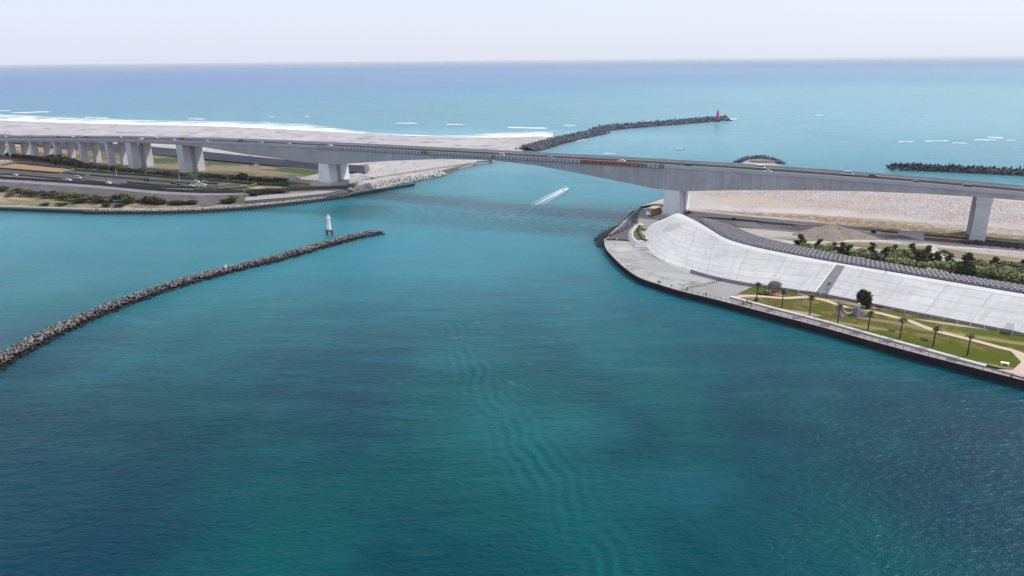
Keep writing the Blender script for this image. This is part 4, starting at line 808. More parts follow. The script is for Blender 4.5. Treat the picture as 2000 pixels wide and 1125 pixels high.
# frame blocks on the levee back slope
def block_geom():
    mb = MB()
    mb.hexa([(-.95,-.8,0),(-.55,-.95,0),(.95,.8,0),(.55,.95,0),(-.95,-.8,.75),(-.55,-.95,.75),(.95,.8,.75),(.55,.95,.75)])
    mb.hexa([(-.55,.95,.004),(-.95,.8,.004),(.55,-.95,.004),(.95,-.8,.004),(-.55,.95,.72),(-.95,.8,.72),(.55,-.95,.72),(.95,-.8,.72)])
    mb.box(0,0,.02,.9,.9,.95); return mb
k = NT('grey_block'); n1 = k.noise(k.geo.outputs['Position'], .6, 4); m_blk = k.princ(k.mix(k.rng(n1, .35, .65), (.17,.165,.185), (.28,.27,.295)), .9)
bmb = block_geom(); bme = bpy.data.meshes.new('frame_block'); bme.from_pydata(bmb.v, [], bmb.f); bme.materials.append(m_blk)
BL = []
Lc = resample(CB, 96); Lb = resample(BB, 96); NR = 5
for i in range(95):
    a0, a1 = Lc[i], Lc[i+1]; b0_, b1_ = Lb[i], Lb[i+1]
    for j in range(NR):
        f0 = (j+.55+(.35 if 0 else 0))/NR; p = (a0.lerp(a1, .5 if j % 2 else 0)).lerp(b0_.lerp(b1_, .5 if j % 2 else 0), f0); t = (a1-a0); wv = (b0_-a0)
        BL.append((p+Vector((0,0,-.05)), math.atan2(t.y, t.x), t.length/2.05, wv.xy.length/NR/1.85))
BL.sort(key=lambda b: (b[0]-O).length); Vs = []; BLF = []
for i, (p, rz, sx, sy) in enumerate(BL):
    if i < 300:
        o = bpy.data.objects.new('frame_block', bme); link(o); o.location = p; o.rotation_euler = (R(-10)*0, 0, rz+random.uniform(-.05,.05)); o.scale = (sx*.86, sy*.86, 1.15)
        tag(o, 'grey concrete frame block set on the landward face of the levee crest', 'block', 'frame blocks along the levee crest')
    else:
        M_ = Matrix.Translation(p) @ Matrix.Rotation(rz, 4, 'Z') @ Matrix.Diagonal((sx*.86, sy*.86, 1.15, 1)); b = len(Vs); Vs += [tuple(M_ @ Vector(v)) for v in bmb.v]; BLF += [tuple(q+b for q in f) for f in bmb.f]
if Vs: tag(mesh('frame_blocks', Vs, BLF, m_blk), 'far grey frame blocks along the levee crest near the right main pier', 'blocks', None, 'stuff')
# ------------------------------------------------ trees behind the levee
trees = [(1562,481,4.6,'pine'),(1574,484,2.6,'sage'),(1598,488,4.0,'pine'),(1613,492,3.6,'sage'),(1628,486,2.8,'pine'),(1602,496,2.6,'olive'),(1645,499,4.6,'pine'),(1656,501,4.2,'pine'),(1676,502,3.4,'sage'),(1690,505,3.4,'olive'),(1702,494,4,'pine'),(1700,508,3.4,'sage'),(1712,510,3,'hedge'),(1728,507,4.4,'pine'),(1745,500,4.0,'pine'),(1750,507,4.2,'sage'),(1742,516,3.4,'sage'),(1765,518,3,'sage'),(1778,500,4.4,'pine'),(1772,508,4.4,'sage'),(1790,514,4.8,'pine'),(1800,520,5,'pine'),(1808,508,5,'pine'),(1785,524,3.2,'sage'),(1796,525,2.8,'olive'),(1818,526,3.4,'sage'),(1828,512,4,'pine'),(1832,526,3.6,'sage'),(1843,528,3.8,'sage'),(1853,517,4,'pine'),(1856,532,3.8,'sage'),(1868,534,4,'pine'),(1878,528,5,'pine'),(1887,520,4.6,'pine'),(1890,537,4.4,'pine'),(1902,530,3.8,'olive'),(1912,540,4,'sage'),(1918,524,3.4,'olive'),(1926,533,3.8,'sage'),(1935,545,4,'olive'),(1940,523,3.8,'pine'),(1948,535,3.8,'olive'),(1955,549,4,'sage'),(1962,526,3.4,'olive'),(1968,540,3.8,'sage'),(1978,553,4,'sage'),(1982,530,3.6,'olive'),(1990,542,4,'olive'),(1994,528,3.6,'pine'),(2002,556,4,'sage'),(2012,540,4,'olive'),(2030,552,4,'sage'),(2060,560,4,'sage')]
tn = dict(pine='dark green pine', sage='pale green shrubby tree', olive='grey green shrubby tree', hedge='dark shrub'); cnt = {}
for x, y, h, kd in trees:
    cnt[kd] = cnt.get(kd, 0)+1
    p = W(x, y+4, 3.2); plant('pine_tree' if kd == 'pine' else 'shrubby_tree', kd, p, h*(1.35 if kd=='pine' else 1.5), h*(.8 if kd=='pine' else 1.1)+(2.6 if kd=='pine' else 4.6), f'{tn[kd]} behind the levee blocks, {ORD[cnt[kd]]} {tn[kd].split(" ")[-1]} of its colour from the left', 'tree', 'trees behind the levee')
for x, y, h, kd, lb in [(1433,431,1.6,'hedge','dark low bush at the upper left corner of the works yard'),(1706,456,1.6,'hedge','dark low bush behind the small blue grey covered heap'),(1846,498,2.2,'olive','small olive bush standing alone in the works yard fork'),(1345,415,1.2,'olive','small olive bush at the foot of the right main pier')]:
    plant('bush', kd, W(x, y, 2.7), h*1.2, h*1.2+1, lb, 'bush')
# ------------------------------------------------ park objects
VAR['round'] = make_variants('round', leaf_mat('park_tree_leaf', (.014,.024,.012), (.035,.05,.022), (.075,.09,.04)), 1, 3200, .055, 'round')
plant('round_tree', 'round', W(1685, 602, 2.7), 7.0, 6.9, 'dense dark round tree beside the play fort', 'tree')
plant('bush', 'rusty', W(1717, 604, 2.7), 1.7, 1.8, 'small reddish bush right of the dense round park tree', 'bush')
plant('bush', 'bright', W(1697, 603, 2.7), 1.5, 3.2, 'low green bush touching the foot of the dense round park tree', 'bush')
plant('bush', 'bright', W(1489, 574, 2.7), 1.0, 4.8, 'low bright green bush left of the red floored gazebo', 'bush')
plant('bush', 'hedge', W(1478, 588, 2.7), 1.2, 2.0, 'small dark bush at the foot of the leftmost palm', 'bush')
m_ptr = stone('palm_trunk', (.10,.075,.06), (.07,.055,.045), 1.5); m_pf = leaf_mat('palm_frond_green', (.075,.082,.038), (.13,.12,.06), (.20,.16,.08)); m_pb = leaf_mat('palm_frond_brown', (.11,.065,.04), (.16,.10,.05), (.20,.13,.06))
def palm(px, py, h, label, lean=.0, seed=0):
    r_ = random.Random(seed); loc = W(px, py, 2.7); e = empty('palm_tree', loc, 0); tag(e, label, 'palm tree', 'palms along the right promenade')
    mb = MB(); segs = 9; prev = Vector((0,0,-.2)); r0 = .24
    for i in range(segs):
        t = (i+1)/segs; nx = Vector((lean*t*t, 0, h*t)); rr = .24-.08*t; mb.tube(prev, nx, r0, rr*1.06, 8, caps=False); prev = nx; r0 = rr
    mb.build('trunk', m_ptr, e, True); top = prev
    for nm, mt, n, e0, e1 in (('crown', m_pf, 26, -.25, 1.2), ('dead_fronds', m_pb, 12, -1.2, -.3)):
        V = []; F = []
        for k_ in range(n):
            a = r_.uniform(0, 6.28); el = r_.uniform(e0, e1); L = r_.uniform(1.4, 2.2) if nm == 'crown' else r_.uniform(1.0, 1.5); wind = Vector((.28, .12, 0))
            p = Vector(top); d = Vector((math.cos(a)*math.cos(el), math.sin(a)*math.cos(el), math.sin(el)))+wind; d.normalize(); pts = [p.copy()]
            for q in range(6): p = p+d*L/6; d = (d+Vector((0,0,-.22))).normalized(); pts.append(p.copy())
            for q in range(1, 7):           # fan of narrow leaflets widening then narrowing
                sd_ = d.cross(Vector((0,0,1))); sd_ = sd_.normalized() if sd_.length > .01 else Vector((1,0,0)); w_ = .85*math.sin(math.pi*min(1, q/6*.9+.12))
                for sg in (-1, 1):
                    for hlf in (0, .33, .66):
                        b = len(V); p0 = pts[q-1].lerp(pts[q], hlf); p1 = pts[q-1].lerp(pts[q], hlf+.32); tip = p1+sd_*sg*w_+Vector((0,0,-.12))+(pts[q]-pts[q-1])*.8
                        V += [p0, p1, tip]; F.append((b, b+1, b+2))
        mesh(nm, V, F, mt, e)
palms = [(1477,589,6.0),(1527,601,5.7),(1581,615,6.2),(1636,630,5.6),(1695,644.5,5.6),(1757,660.5,6.1),(1822,677,6.0),(1889,695,6.4)]
for i, (x, y, h) in enumerate(palms): palm(x, y, h, 'tall thin palm in the promenade lawn row, '+['leftmost beside the bush','standing before the gazebo','third from the left end','standing left of the play fort','standing right of the play fort slide','third from the right end','second from the right end','rightmost of the row'][i], random.uniform(-.15,.3), i+3)
# gazebo
def gazebo():
    e = empty('gazebo', W(1512, 572, 2.7), PA); e.scale = (1.02, 1.02, 1.28); tag(e, 'open gazebo with hipped grey brown roof over a red floor', 'gazebo'); m_rf = stone('gazebo_roof_tiles', (.15,.135,.15), (.11,.10,.115), 1.5); m_post = plain('brown_post', (.085,.065,.065)); m_red = plain('red_paving', (.42,.14,.12), .8, .2)
    mb = MB(); mb.box(0,0,.02,5.4,4.6,.12); mb.box(.6,-2.4,.02,6.4,1.8,.1); mb.build('floor', m_red, e)
    for sx in (-1,1):
        for sy in (-1,1): q = MB(); q.box(sx*1.75, sy*1.45, .14, .22, .22, 2.3); q.build('post', m_post, e)
    q = MB(); a, b = 2.25, 1.95
    V = [(-a,-b,2.35),(a,-b,2.35),(a,b,2.35),(-a,b,2.35),(-a,-b,2.5),(a,-b,2.5),(a,b,2.5),(-a,b,2.5),(-1.5,-1.25,3.15),(1.5,-1.25,3.15),(1.5,1.25,3.15),(-1.5,1.25,3.15),(-.25,-.1,3.6),(.25,-.1,3.6),(.25,.1,3.6),(-.25,.1,3.6)]
    F = [(3,2,1,0)]+[(i, (i+1)%4, 4+(i+1)%4, 4+i) for i in range(4)]+[(4+i, 4+(i+1)%4, 8+(i+1)%4, 8+i) for i in range(4)]+[(8+i, 8+(i+1)%4, 12+(i+1)%4, 12+i) for i in range(4)]+[(12,13,14,15)]
    mesh('roof', V, F, m_rf, e)
    q = MB(); q.box(0,.8,.14,2.4,.4,.42); q.build('bench', m_post, e)
gazebo()
# play fort
def play_fort():
    e = empty('play_fort', W(1669, 616, 2.7), 0); tag(e, 'rocky grey play fort with two towers and two pale slides', 'play structure')
    m_rk = stone('fort_rock', (.20,.195,.20), (.30,.29,.30), .9, (.12,.115,.12), .8, bd=.3, bs=1.5); m_sl = plain('pale_slide', (.50,.47,.40)); m_fr = plain('steel_frame', (.45,.46,.50), .4, .5, .5)
    def rock(name, x, y, prof, n=11):
        V = []; F = []
        for r_, z in prof:
            for k_ in range(n): a = k_*2*math.pi/n; q = r_*(1+.22*math.sin(3*a+z)+random.uniform(-.12,.12)); V.append((x+q*math.cos(a), y+q*math.sin(a), z+random.uniform(-.08,.08)))
        F += [(j*n+k_, j*n+(k_+1)%n, (j+1)*n+(k_+1)%n, (j+1)*n+k_) for j in range(len(prof)-1) for k_ in range(n)]; F.append(tuple(range((len(prof)-1)*n, len(prof)*n))); return mesh(name, V, F, m_rk, e)
    rock('tower', .3, 0, [(1.5,-.1),(1.35,.8),(1.15,1.7),(1.0,2.4),(1.05,2.7),(.7,3.1)]); rock('rock_mound', -4.6, .5, [(2.1,-.1),(1.5,.7),(.8,1.5),(.45,2.1),(.3,2.6)]); rock('rock_mound', 2.0, .2, [(1.7,-.1),(1.2,.6),(.8,1.3)])
    def chute(pts, w):
        L = smooth_line([Vector(p) for p in pts], 5); mb = MB(); Q = offset_line(L, w); 
        for i in range(len(L)-1):
            a, b, c_, d = L[i], L[i+1], Q[i+1], Q[i]; up = Vector((0,0,.12)); mb.hexa([a,b,c_,d,a+up,b+up,c_+up,d+up])
            for (u, v_) in ((a, b), (d, c_)): mb.tube(u+Vector((0,0,.22)), v_+Vector((0,0,.22)), .09, n=5)
        mb.build('slide', m_sl, e)
    chute([(1.4,-.6,2.0),(2.4,-.9,1.5),(3.6,-1.5,.6),(4.9,-2.1,.2)], .8); chute([(-.8,.2,1.3),(-2.0,.1,.7),(-3.2,.2,1.1),(-4.3,.4,2.1)], .7)
    mb = MB()
    for x in (.2,1.1,1.9):
        for y in (-1.7,-.7): mb.tube((x,y,0),(x,y,2.6),.06,n=6)
    for z in (.5,1.0,1.5,2.1,2.6): mb.tube((.2,-1.7,z),(1.9,-1.7,z),.05,n=5); mb.tube((.2,-1.7,z),(.2,-.7,z),.05,n=5)
    mb.tube((-.2,-2.3,0),(.2,-1.7,2.0),.06,n=5); mb.tube((.3,-2.3,0),(.7,-1.7,2.0),.06,n=5); mb.tube((.8,-.2,2.6),(.9,-.2,4.0),.07,n=5); mb.build('climbing_frame', m_fr, e)
    mb = MB(); mb.lathe([(0.02,3.9),(.35,4.0),(.3,4.3),(.03,4.5)], 8, (.9,-.2,0)); mb.build('finial', m_white, e)
play_fort()
def table_set(px, py, label, rz):
    e = empty('picnic_table', W(px, py, 2.7), rz); tag(e, label, 'picnic table', 'picnic tables on the lawn'); m = plain('dark_wood', (.06,.05,.045))
    mb = MB(); mb.box(0,0,.66,1.8,.75,.07); mb.build('table_top', m, e)
    for sy in (-1,1): mb = MB(); mb.box(0,sy*.75,.40,1.8,.28,.06); mb.build('bench', m, e)
    for sx in (-1,1): mb = MB(); mb.box(sx*.65,0,0,.1,1.3,.4); mb.box(sx*.65,0,.4,.1,.3,.26); mb.build('leg', m, e)
table_set(1743, 645.5, 'dark wooden picnic table left of the third palm from the right', PA); table_set(1807, 664, 'dark wooden picnic table left of the second palm from the right', PA)
mb = MB(); p = W(1962, 713, 2.7); mb.box(p.x, p.y, 3.35, 2.0, 1.1, .12, rz=PA); mb.box(p.x-.7, p.y+.3, 2.7, .3, .8, .65, rz=PA); mb.box(p.x+.7, p.y-.4, 2.7, .3, .8, .65, rz=PA); tag(mb.build('stone_table', m_white), 'white stone table at the right tip of the lawn', 'table')
mb = MB(); p = W(1613, 584, 2.7); mb.tube(p, p+Vector((0,0,3.6)), .09, .06, 6); mb.box(p.x, p.y, 6.3, .6, .25, .12); tag(mb.build('lamp_post', m_dark), 'slim dark lamp post at the foot of the levee stairway', 'lamp post')
mp = [(1494,560,.0),(1537,568,0),(1559,572.5,0),(1602,578,0)]
bol = MB(); bol.box(0,0,0,.28,.28,1.15,top=.9); bol.box(0,0,1.15,.34,.34,.12); bo = bol.build('bollard', plain('cream_bollard', (.60,.57,.42)))
for i, (x, y, _) in enumerate(mp):
    o = bo if i == 0 else bo.copy()
    if i: scene.collection.objects.link(o)
    o.location = W(x, y, 2.7); tag(o, 'small cream bollard beside the levee foot, '+['left of the gazebo','just right of the gazebo','between gazebo and stairway','at the left foot of the stairway'][i], 'bollard', 'cream bollards by the levee foot')
mpm = MB(); mpm.tube((0,0,0),(0,0,1.5),.07,.07,6); mo = mpm.build('marker_post', m_white)
for i, (x, y) in enumerate([(1742,606.5),(1767,611),(1792,615.5),(1818,621),(1843,626),(1869,631.5),(1895,636.5),(1922,642),(1949,647.5),(1976,653.5)]):
    o = mo if i == 0 else mo.copy()
    if i: scene.collection.objects.link(o)
    o.location = W(x, y, 2.7); tag(o, f'thin white marker post against the grey levee toe wall, {ORD[i+1]} from the left', 'post', 'white posts along the levee toe wall')
# fences
def fence(name, P, z, h, step, rails, label, mat, r=.05, grp=None):
    L = resample(P, max(2, int(sum((b-a).length for a, b in zip(P, P[1:]))/step)+1)); L = L[:100]; e = empty(name, (L[0].x, L[0].y, z)); tag(e, label, 'fence', grp); o0 = Vector(e.location)
    mb = MB(); mb.box(0,0,0,r*2.2,r*2.2,h); me0 = mb.build('post', mat, e)
    for i, p in enumerate(L):
        o = me0 if i == 0 else me0.copy()
        if i: scene.collection.objects.link(o); o.parent = e
        o.location = (p.x-o0.x, p.y-o0.y, 0)
    for rh in rails:
        mb = MB()
        for a, b in zip(L, L[1:]): mb.tube((a.x-o0.x, a.y-o0.y, rh), (b.x-o0.x, b.y-o0.y, rh), r*.7, n=5, caps=False)
        mb.build('rail', mat, e)
iq2 = min(range(len(quay)), key=lambda i: abs(PX(quay[i])[0]-1334)); m_fen = plain('grey_railing', (.20,.20,.21), .5)
fence('railing', offset_line(quay[iq2:], .35), 2.42, 1.05, 2.3, (.55, 1.0), 'long grey railing along the seaward edge of the promenade', m_fen, .055)
m_fd = plain('dark_railing', (.05,.05,.055), .5)
fence('railing', WP([(1338,567),(1380,557),(1418,546.5)], 2.27), 2.27, 1.0, 1.1, (.5, .95), 'dark railing crossing the concrete platform', m_fd, .07)
fence('rope_fence', WP([(1590,623),(1640,636),(1700,650.5),(1750,664),(1810,678)], 2.7), 2.7, .9, 2.6, (.6,), 'low dark post fence along the lawn edge', m_fd, .04)
fence('low_rail', WP([(1266,496),(1300,512),(1340,527),(1380,540)], 2.3), 2.3, .5, 1.9, (.3,), 'low row of dark studs along the inner edge of the platform', m_fd, .05)
mb = MB(); L = WP([(1183,469),(1205,469),(1232,471)], 2.25); wall_mb(mb, list(reversed(L)), .5, 1.5, 3.0); tag(mb.build('end_wall', stone('dark_end_wall', (.12,.11,.115), (.09,.085,.09), .5)), 'dark low wall across the nose end of the platform', 'wall')
lamp = MB(); lamp.lathe([(.01,0),(.28,.1),(.3,.3),(.2,.5),(.02,.6)], 8); lo = lamp.build('white_bollard_cap', m_white)
for i, (x, y) in enumerate([(1183,468),(1205,468),(1229,470)]):
    o = lo if i == 0 else lo.copy()
    if i: scene.collection.objects.link(o)
    o.location = W(x, y, 3.0); tag(o, 'round white cap on the dark nose wall, '+['leftmost','middle one','rightmost'][i], 'cap', 'white caps on the nose wall')
# standing stakes in the water by the nose
stk = MB(); stk.tube((0,0,-1),(0,0,.8),.18,.16,6); so = stk.build('stake', m_pile); k_ = 0
for (x0, y0, n, dx_, dy_) in ((1168,461,7,3.2,.2),(1172,452.5,6,3.4,.1),(1188,445,5,2.6,.1)):
    for i in range(n):
        o = so if k_ == 0 else so.copy()
        if k_: scene.collection.objects.link(o)
        k_ += 1; o.location = W(x0+i*dx_, y0+i*dy_+random.uniform(-.3,.3), 0); tag(o, 'dark wooden stake standing in the water off the platform nose', 'stake', 'stakes in the water off the platform nose')
# ================================================================ beacons
def beacon():
    b = W(644, 458, 0); e = empty('white_beacon', b, .3); tag(e, 'white light beacon on a dark piled platform in the lagoon', 'beacon')
    m_bp = stone('beacon_platform', (.12,.11,.12), (.18,.17,.175), .6)
    for sx in (-1,1):
        for sy in (-1,1): mb = MB(); mb.tube((sx*1.5,sy*1.3,-1.5),(sx*1.2,sy*1.0,2.2),.62,.5,10); mb.build('leg', m_bp, e)
    mb = MB(); mb.lathe([(2.0,2.0),(2.5,2.25),(2.5,2.6),(1.9,2.9)], 10); mb.build('platform', m_bp, e)
    mb = MB(); mb.lathe([(1.05,2.9),(1.0,3.1),(.78,8.3),(.75,8.6)], 16); mb.build('tower', m_white, e, True)
    mb = MB(); mb.lathe([(.5,8.4),(1.15,8.6),(1.15,8.75),(1.15,8.78)], 16); mb.build('gallery', m_white, e)
    mb = MB()
    for k_ in range(10): a = k_*.628; mb.tube((1.1*math.cos(a),1.1*math.sin(a),8.75),(1.1*math.cos(a),1.1*math.sin(a),9.5),.05,n=4); a2 = a+.628; mb.tube((1.1*math.cos(a),1.1*math.sin(a),9.45),(1.1*math.cos(a2),1.1*math.sin(a2),9.45),.05,n=4)
    mb.build('gallery_rail', m_white, e)
    mb = MB(); mb.lathe([(.4,8.7),(.4,9.6),(.5,9.7),(.15,10.4),(.05,10.9)], 10); mb.build('lantern', m_white, e)
    mb = MB(); mb.box(-.95,-.4,2.9,.7,.8,2.4); mb.build('door_housing', m_white, e)
beacon()
def lighthouse():
    b = W(1401, 233.5, 6.0); e = empty('lighthouse', b); tag(e, 'small red lighthouse near the tip of the outer jetty', 'lighthouse'); m_r = plain('red_paint', (.55,.045,.10), .5)
    mb = MB(); mb.box(0,0,-3,6,6,3.6); mb.build('base', m_t2, e)
    mb = MB(); mb.lathe([(2.3,.6),(2.0,2.0),(1.35,9.5),(1.2,10.0)], 14); mb.build('tower', m_r, e, True)
    mb = MB(); mb.lathe([(1.0,9.6),(2.0,10),(2.0,10.4),(1.9,10.45)], 14); mb.build('gallery', m_r, e)
    mb = MB(); mb.lathe([(.8,10.4),(.8,12),(.95,12.1),(.2,12.9),(.08,14.2)], 10); mb.build('lantern', m_r, e)
    mb = MB(); mb.box(-2.0,-.8,.5,1.6,1.6,2.6); mb.build('porch', m_r, e)
lighthouse()
# ================================================================ cars
m_glass = plain('car_glass', (.02,.025,.03), .15, .6); m_tyre = plain('tyre', (.015,.015,.015), .8)
PAINT = {n: plain('car_paint_'+n.replace(' ', '_'), c_, .35, .5) for n, c_ in dict(white=(.78,.78,.79), black=(.012,.012,.015), navy=(.02,.03,.09), silver=(.42,.43,.45), red=(.30,.03,.03), blue=(.03,.06,.28), grey=(.14,.14,.16)).items()}
def car_proto(style, paint):
    e = empty('van' if style == 'van' else 'car', (0,0,-500)); L, Wd = (4.7,1.75) if style == 'van' else (4.3,1.7)
    prof = dict(sedan=[(-2.15,.35),(-2.15,.85),(-1.5,.95),(1.1,.95),(2.05,.78),(2.15,.35)], hatch=[(-2.0,.35),(-2.05,.95),(-1.8,1.0),(1.0,1.0),(1.95,.82),(2.1,.35)], van=[(-2.35,.35),(-2.35,1.15),(-2.2,1.2),(1.5,1.15),(2.25,.95),(2.35,.35)])[style]
    roof = dict(sedan=[(-1.5,.95),(-.95,1.42),(.35,1.45),(1.1,.95)], hatch=[(-1.9,1.0),(-1.65,1.5),(.3,1.53),(1.05,1.0)], van=[(-2.25,1.2),(-2.15,1.95),(1.0,1.98),(1.7,1.15)])[style]
    def ext(pr, w0, w1, zr, name, mat):
        n = len(pr); V = []; z0, z1 = min(p[1] for p in pr), max(p[1] for p in pr)
        for sg in (-1, 1):
            for x, z in pr: w = w0+(w1-w0)*(z-z0)/max(z1-z0, .01); V.append((x, sg*w, z))
        F = [tuple(range(n)), tuple(range(2*n-1, n-1, -1))]+[(i, n+i, n+(i+1)%n, (i+1)%n) for i in range(n)]; return mesh(name, V, F, mat, e)
    ext(prof, Wd/2-.04, Wd/2, 0, 'body', paint); ext(roof, Wd/2-.06, Wd/2-.22, 0, 'window', m_glass)
    rp_ = [(roof[1][0]-.06, roof[1][1]-.02),(roof[1][0], roof[1][1]+.05),(roof[2][0], roof[2][1]+.05),(roof[2][0]+.08, roof[2][1]-.02)]; ext(rp_, Wd/2-.20, Wd/2-.22, 0, 'roof', paint)
    for x in (-L*.31, L*.31):
        for sg in (-1, 1): mb = MB(); mb.tube((x, sg*(Wd/2-.2), .33), (x, sg*(Wd/2+.02), .33), .33, n=12); mb.build('wheel', m_tyre, e)
    for sg in (-1, 1):
        mb = MB(); mb.box(prof[-1][0]-.05, sg*.6, .62, .12, .3, .16); mb.build('headlight', m_steel, e)
    return e
PROTO = {}
def car(style, colour, loc, rz, label, group, pitch=0):
    key = (style, colour)
    if key not in PROTO: PROTO[key] = [car_proto(style, PAINT[colour]), False]
    pr_, used = PROTO[key]
    if not used: e = pr_; PROTO[key][1] = True; kids(e)
    else: e = copy_tree(pr_)
    e.location = loc; e.rotation_euler = (0, pitch, rz); tag(e, label, 'van' if style == 'van' else 'car', group)
NEAR, NEAR2, FAR, FAR2 = -3.4, -8.0, -15.0, -19.8
bc = [(10,FAR,'hatch','white'),(68,NEAR2,'hatch','black'),(115,FAR,'hatch','red'),(138,NEAR2,'hatch','navy'),(141,FAR2,'hatch','white'),(170,FAR,'hatch','red'),(180,NEAR2,'hatch','red'),(233,FAR,'van','white'),(275,NEAR2,'hatch','white'),(304,FAR,'van','white'),(308,NEAR2,'sedan','red'),(339,NEAR,'hatch','white'),(357,FAR,'sedan','red'),(374,NEAR2,'sedan','blue'),(404,NEAR,'sedan','white'),(467,NEAR2,'hatch','navy'),(471,FAR,'hatch','black'),(509,NEAR2,'sedan','silver'),(520,NEAR,'sedan','black'),(563,NEAR2,'sedan','silver'),(644,NEAR2,'sedan','white'),(978,NEAR,'van','white'),(1073,NEAR,'hatch','silver'),(1214,NEAR2,'sedan','white'),(1328,NEAR,'sedan','grey'),(1343,NEAR,'van','black'),(1486,FAR,'van','white'),(1499,NEAR,'sedan','white'),(1657,FAR,'van','white'),(1705,FAR,'hatch','grey'),(1785,NEAR,'hatch','grey'),(1887,NEAR,'van','grey')]
hints = {978:'alone near the middle of the span',1073:'small one right of the white van at mid span',1214:'passing the rusty panels',1328:'just left of the black van',1343:'above the right main pier',1486:'in the far lanes before the rocky tip',1499:'in the near lane right of the right main pier',1657:'in the far lanes, rightmost white van',1705:'in the far lanes right of the white van',1785:'in the near lane before the right end pier',1887:'above the rightmost bridge pier',644:'just above the left main pier',563:'left of the left main pier'}
for i, (px, off, stl, colr) in enumerate(bc):
    q = s_of_px(px, off, .7); loc = BP(q, off, zroad(q)+.01); sl_ = math.atan2(zroad(q+3)-zroad(q-3), 6); nearside = off > -11
    lab = f'{colr} {"van" if stl=="van" else "saloon" if stl=="sedan" else "hatchback"} on the bridge ' + (hints.get(px) or f'over the left viaduct, {ORD[i+1]} vehicle from the left')
    if px in (1785,): lab = 'grey hatchback on the bridge in the near lane left of the rightmost pier'
    car(stl, colr, loc, BA+(math.pi if nearside else 0), lab, 'vehicles on the bridge', sl_ if nearside else -sl_)
pc = [(31,343,'sedan','white',0),(153,348.5,'van','white',.2),(134,353,'hatch','white',0),(109,355,'sedan','white',0),(161,355.5,'hatch','navy',0),(167,359,'sedan','white',.1),(176,360,'sedan','white',.1),(288,353.5,'van','navy',.3),(340,359,'hatch','navy',0),(351,363,'hatch','black',0),(384,355.5,'hatch','white',0),(401,357,'hatch','white',.2),(382,363.5,'sedan','white',0),(390,360.5,'hatch','white',0),(398,362,'hatch','white',0),(387,365,'sedan','white',.1),(396,366,'sedan','white',0),(374,364,'hatch','white',0),(372,360,'hatch','navy',0),(68,350.5,'sedan','silver',0),(86,352.5,'sedan','silver',0)]
pl_h = ['alone at the left','beside the hedge gap','left of the navy hatchback','near the parapet wall','between white cars','just right of the navy hatchback','rightmost of the white group below the hedge','standing by the middle hedge','right of the dark van','in front of the navy hatchback at the right','leftmost back car of the crowded group','rightmost back car of the crowded group','front left of the crowded group','centre of the crowded group','right of centre in the crowded group','front middle of the crowded group','front right of the crowded group','far left of the crowded group','dark one at the left edge of the crowded group','faint one far left by the parapet','faint one second left by the parapet']
for (px, py, stl, colr, a), hn in zip(pc, pl_h): car(stl, colr, W(px, py, 2.95), BA+math.pi/2*(0 if px in (31,153,288) else .15)+a, f'{colr} {"van" if stl=="van" else "car"} in the car park, {hn}', 'cars in the car park')
e = empty('kiosk', W(213, 359.5, 2.95), BA); tag(e, 'tiny kiosk with a red roof in the car park', 'kiosk'); mb = MB(); mb.box(0,0,0,2.6,2.2,2.2); mb.build('walls', m_white, e); mb = MB(); mb.box(0,0,2.2,3.4,3.0,.9,top=.3); mb.build('roof', plain('red_roof', (.3,.09,.06)), e)
for x, y, lb in ((228,343.5,'thin white lamp post in the car park left of the dark wagon'),(351,353.5,'thin white lamp post in the car park by the bright hedge')):
    mb = MB(); p = W(x, y, 2.95); mb.tube(p, p+Vector((0,0,4.5)), .16, .1, 6); mb.box(p.x, p.y, 7.4, .9, .35, .15); tag(mb.build('lamp_post', m_white), lb, 'lamp post')
# ================================================================ boats
def boat(name, loc, rz, L, label, ppl=True):
    e = empty(name, loc, rz); tag(e, label, 'boat'); m_h = plain('white_hull', (.78,.8,.8), .4); V = []; F = []
    sec = [(-.5,.9,.5),(-.25,1.0,.5),(.1,1.0,.55),(.32,.75,.65),(.45,.35,.75),(.5,.03,.82)]; b = L*.17
    for x, w, h in sec: V += [(x*L,-w*b,h),(x*L,-w*b*.75,-.25),(x*L,w*b*.75,-.25),(x*L,w*b,h),(x*L,w*b*.8,h*.65),(x*L,-w*b*.8,h*.65)]
    for i in range(len(sec)-1):
        for q in range(6): F.append((i*6+q, i*6+(q+1)%6, (i+1)*6+(q+1)%6, (i+1)*6+q))
    F += [tuple(range(5,-1,-1)), tuple(range(len(sec)*6-6, len(sec)*6))]; mesh('hull', V, F, m_h, e)
    mb = MB(); mb.box(.02*L,0,.4,L*.2,b*1.1,1.35,top=.85); mb.build('cabin', m_h, e); mb = MB(); mb.box(.02*L,0,1.15,L*.19,b*1.13,.38,top=.97); mb.build('window', m_glass, e)
    mb = MB(); mb.box(-.5*L-.2,0,-.1,.4,.4,.95); mb.build('outboard_motor', m_dark, e); mb = MB(); mb.tube((.0,0,1.7),(0,0,3.0),.04,n=5); mb.build('mast', m_steel, e)
bw = W(1104, 370.5, 0); bd = (W(1112, 362.5, 0)-W(1060, 396, 0)).normalized(); bh = math.atan2(bd.y, bd.x)
boat('motor_boat', bw+Vector((0,0,.2)), bh, 8.5, 'white motor boat speeding seaward ahead of its foaming wake')
boat('fishing_boat', W(1326, 291.5, 0.1), math.pi+.15, 9.0, 'small fishing boat drifting outside the bridge beyond the rusty panels')
